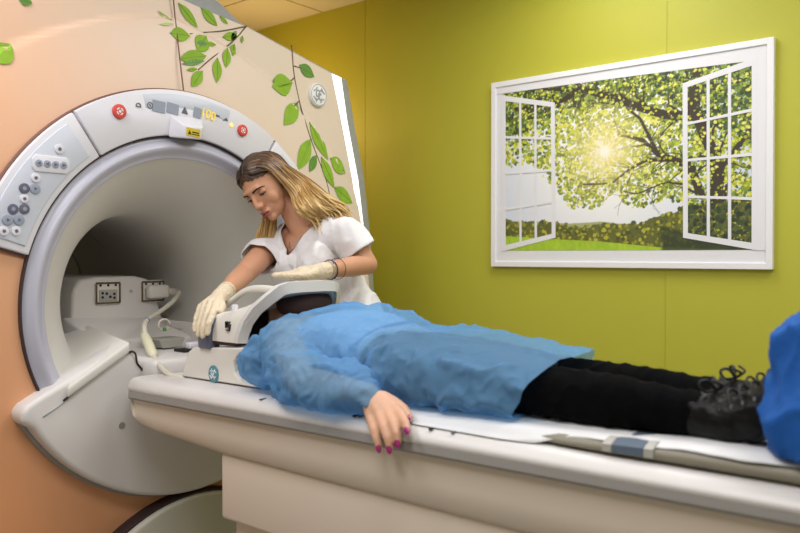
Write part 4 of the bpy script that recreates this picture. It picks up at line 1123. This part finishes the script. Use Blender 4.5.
for js, r in [(t[-2:], .0085) for t in TP]+[(thP[-2:], .0092)]:
    d = (js[1]-js[0]).normalized(); out = (js[1]-V3(js[1].x-.03, 0, .80)); out = (out-d*out.dot(d)).normalized(); sd = d.cross(out)
    mt = Matrix((( sd.x,d.x,out.x),(sd.y,d.y,out.y),(sd.z,d.z,out.z)))
    bm = bmesh.new(); ell(bm, js[1]+out*r*.62+d*.004, (r*.78,.0105,.0030), mt); from_bm('fingernail', bm, M['nail'], pt)
# hair: short mass behind and over the crown
bm = bmesh.new(); ell(bm, ph(0,.02,.035), (.080,.092,.088), PM)
chain(bm, [ph(.05,.03,-.0),ph(.075,.05,-.05),ph(.07,.075,-.09)], [.035,.03,.02]); chain(bm, [ph(-.05,.03,0),ph(-.075,.05,-.05),ph(-.07,.075,-.09)], [.035,.03,.02])
me = remesh(bm, .006, 3); wrinkle(me, .006, 30, (1,.25,1))
cut(me, lambda p: (p-ph(0,-.085,-.02)).length < .062)
link('hair', me, M['hairp'], pt)

# leggings
bm = bmesh.new()
chain(bm, [V3(.93,0,.962),V3(1.05,0,.955), V3(1.13,0,.955)], [.07,.068,.07]); chain(bm, [V3(.93,-.08,.96),V3(1.1,-.09,.955)], [.064,.064]); chain(bm, [V3(.93,.08,.96),V3(1.1,.09,.955)], [.064,.064])
for hp,kn,an in legs:
    chain(bm, [V3(1.06,hp.y*.7,.955), hp, hp.lerp(kn,.5), kn, kn.lerp(an,.35), kn.lerp(an,.8), an+V3(.02,0,0)], [.07,.066,.057,.051,.052,.042,.037])
me = remesh(bm, .006, 4); wrinkle(me, .004, 14, (1.6,1,1)); link('leggings', me, M['black'], pt)

# lace-up shoes, toes up
for hp,kn,an in legs:
    y = an.y; tw = .02 if y > 0 else -.01
    bm = bmesh.new()
    chain(bm, [an+V3(-.005,0,.0), an+V3(.04,0,-.002)], [.040,.043])
    chain(bm, [an+V3(.05,0,-.004), an+V3(.075,tw*.3,.008), an+V3(.125,tw*.6,.04), an+V3(.17,tw,.068)], [.036,.040,.038,.030])
    me = remesh(bm, .005, 3); wrinkle(me, .003, 30)
    so_ = link('shoe', me, M['shoe'], pt)
    bm = bmesh.new(); chain(bm, [an+V3(.088,0,-.026), an+V3(.12,tw*.4,-.0), an+V3(.19,tw,.05)], [.022,.030,.030], (.5,0,-.85), .35)
    me = remesh(bm, .005, 2); link('sole', me, M['dark'], so_)
    for k in range(5):
        t = k/4; c = an+V3(.022+.075*t,tw*t*.6,.031+.036*t)
        tube('shoelace', [c+V3(.012,-.032,-.018), c+V3(0,-.014,.006), c+V3(.002,.014,.008), c+V3(.012,.032,-.012)], .0024, M['lace'], so_, 6, 4)
        for q in (1,-1): disc('eyelet', ((c+V3(.012,q*.034,-.016)).x,(c+V3(.012,q*.034,-.016)).y), .0032, 2, c.z-.016, c.z-.010, M['silver'], so_, 12)
    c = an+V3(.018,0,.046)
    for q in (1,-1):
        tube('shoelace', [c, c+V3(-.010,q*.018,.018), c+V3(-.020,q*.030,.014), c+V3(-.012,q*.026,.0), c], .0028, M['lace'], so_, 6, 5)
        tube('shoelace', [c, c+V3(.012,q*.012,.012), c+V3(-.002,q*.024,.02)], .0025, M['lace'], so_, 6, 5)

# gown
def gownmat():
    m = mat('translucent_blue_nonwoven', (132,190,238), .75, bump=.25, bscale=120, sheen=.15); nt = m.node_tree; b = nt.nodes['Principled BSDF']
    b.inputs['Transmission Weight'].default_value = 0
    tl = nt.nodes.new('ShaderNodeBsdfTranslucent'); tl.inputs[0].default_value = lin((120,186,236))+(1,)
    tp_ = nt.nodes.new('ShaderNodeBsdfTransparent'); tp_.inputs[0].default_value = lin((196,224,246))+(1,)
    a = nt.nodes.new('ShaderNodeMixShader'); a.inputs[0].default_value = .25; c = nt.nodes.new('ShaderNodeMixShader'); c.inputs[0].default_value = .54
    nt.links.new(b.outputs[0], a.inputs[1]); nt.links.new(tl.outputs[0], a.inputs[2]); nt.links.new(a.outputs[0], c.inputs[1]); nt.links.new(tp_.outputs[0], c.inputs[2])
    nt.links.new(c.outputs[0], nt.nodes['Material Output'].inputs['Surface']); return m
M['gown'] = gownmat(); M['skirt'] = mat('black_skirt_fabric', (20,24,34), .9); M['lighttop'] = mat('added_pale_layer', (206,208,216), .9)
bm = bmesh.new()
def sect(x, yc, w, z0, z1, n=40):
    out = []
    for k in range(n):
        a = 2*pi*k/n; cy_, sy_ = cos(a), sin(a)
        out.append(bm.verts.new((x, yc+w*(abs(cy_)**.8)*(1 if cy_ > 0 else -1), (z0+z1)/2+(z1-z0)/2*(abs(sy_)**.75)*(1 if sy_ > 0 else -1))))
    return out
def garment(name, rows, m):
    global bm
    keep = bm; bm = bmesh.new(); R = [sect(*a) for a in rows]
    for a, b in zip(R, R[1:]):
        for k in range(40): bm.faces.new((a[k], a[(k+1)%40], b[(k+1)%40], b[k]))
    bm.faces.new(R[0]); bm.faces.new(R[-1]); me = remesh(bm, .008, 3); bm = keep
    wrinkle(me, .004, 16); return link(name, me, m, pt)
garment('dark_skirt', [(.93,0,.162,.892,1.027),(1.03,0,.178,.890,1.018),(1.12,-.005,.186,.890,1.017),(1.22,-.01,.180,.892,1.005),(1.32,-.03,.165,.894,.994),(1.37,-.04,.155,.896,.985)], M['skirt'])
garment('added_light_top', [(.66,0,.13,.91,1.045),(.70,0,.165,.895,1.066),(.76,0,.172,.892,1.075),(.83,0,.17,.892,1.069),(.90,0,.17,.892,1.048),(.935,0,.17,.894,1.036)], M['lighttop'])  # unseen pale layer added so the upper gown looks brighter
S = [sect(*a) for a in ((.645,0,.12,.93,1.035),(.665,0,.17,.90,1.065),(.70,0,.19,.885,1.08),(.76,0,.195,.882,1.088),(.83,0,.19,.882,1.082),(.90,0,.19,.884,1.062),(.96,0,.195,.878,1.046),(1.03,0,.205,.872,1.040),(1.12,-.005,.212,.872,1.040),(1.22,-.01,.208,.875,1.028),(1.32,-.03,.192,.878,1.022),(1.41,-.04,.182,.883,1.014),(1.50,-.04,.176,.885,1.008))]
for a, b in zip(S, S[1:]):
    for k in range(40): bm.faces.new((a[k], a[(k+1)%40], b[(k+1)%40], b[k]))
bm.faces.new(S[0]); bm.faces.new(S[-1])
for sh_, el_, wr_ in ((shN,elN,wrN),(shF,elF,wrF)):
    d = (wr_-el_)
    chain(bm, [sh_+V3(.02,-sh_.y*.2,0), sh_.lerp(el_,.3), sh_.lerp(el_,.7), el_, el_.lerp(wr_,.45), el_.lerp(wr_,.80), el_.lerp(wr_,.93)], [.064,.070,.062,.056,.054,.045,.036])
    if sh_ is shN: chain(bm, [V3(.70,-.17,.97), V3(.640,-.21,.938)], [.068,.054])
me = remesh(bm, .005, 8)
arm = lambda a: np.clip((-.17-a[:,1])/.04,0,1)+np.clip((a[:,1]-.17)/.04,0,1)
wrinkle(me, .014, 6.5, (1,1.6,1), True, lambda a: .9-.3*np.clip((a[:,0]-1.0)/.2,0,1), 2)
wrinkle(me, .012, 13, (1,.7,1), True, lambda a: .45+.75*arm(a), 5)
wrinkle(me, .006, 27, (1.5,.6,1), True, lambda a: .3+.7*arm(a), 8)
def gcut(p):
    if p.x > 1.395+(p.z-.89)*.5-.28*max(0,p.y): return True
    return p.z < .80
cut(me, gcut)
a = coords(me)                       # rest on the table, sheet and near rail
zt = np.array([ztop(x)+(.0 if x < 1.1 else padtop(x)-ztop(x)+.008) for x in a[:,0]])+.003
a[:,2] = np.maximum(a[:,2], zt); setco(me, a)
gw = link('gown', me, M['gown'], pt)
tube('waist_tie', [V3(*(0.907, -0.2, 0.96)),V3(*(0.916, -0.185, 0.992)),V3(*(0.92, -0.15, 1.016)),V3(*(0.914, -0.08, 1.038)),V3(*(0.913, -0, 1.048)),V3(*(0.908, 0.09, 1.049))], lambda t: .0055, M['gown'], gw, 8, 6, .5)
0 and tube('cuff', [wrN.lerp(elN,.10)+V3(0,0,.031), wrN.lerp(elN,.10)+V3(.005,-.03,0), wrN.lerp(elN,.10)+V3(.0,0,-.026)], .005, M['gown'], gw, 8, 6)

# royal blue cloth over the toes
bm = bmesh.new()
chain(bm, [V3(1.948,-.20,.945), V3(1.958,-.185,1.0), V3(1.942,-.17,1.055), V3(1.95,-.15,1.09)], [.083,.082,.072,.055])
chain(bm, [V3(1.938,.05,.955), V3(1.958,.04,1.03), V3(1.978,.03,1.08)], [.085,.08,.055])
chain(bm, [V3(1.95,-.15,1.09), V3(1.955,.03,1.085)], [.055,.055]); chain(bm, [V3(1.958,-.17,1.0), V3(1.958,.04,1.0)], [.088,.09])
chain(bm, [V3(2.088,-.20,.98), V3(2.078,.05,.98)], [.09,.09])
me = remesh(bm, .006, 8)
wrinkle(me, .016, 9, (1.6,1,.8), True, None, 4); wrinkle(me, .006, 24, (1.4,1,.5), True, None, 6)
a = coords(me); zt = np.array([padtop(x)+.0095 for x in a[:,0]]); a[:,2] = np.maximum(a[:,2], zt); setco(me, a)
bl = link('blue_cloth', me, M['blue']); tag(bl, 'bright royal blue cloth bundled over the toes at the foot of the table', 'cloth')
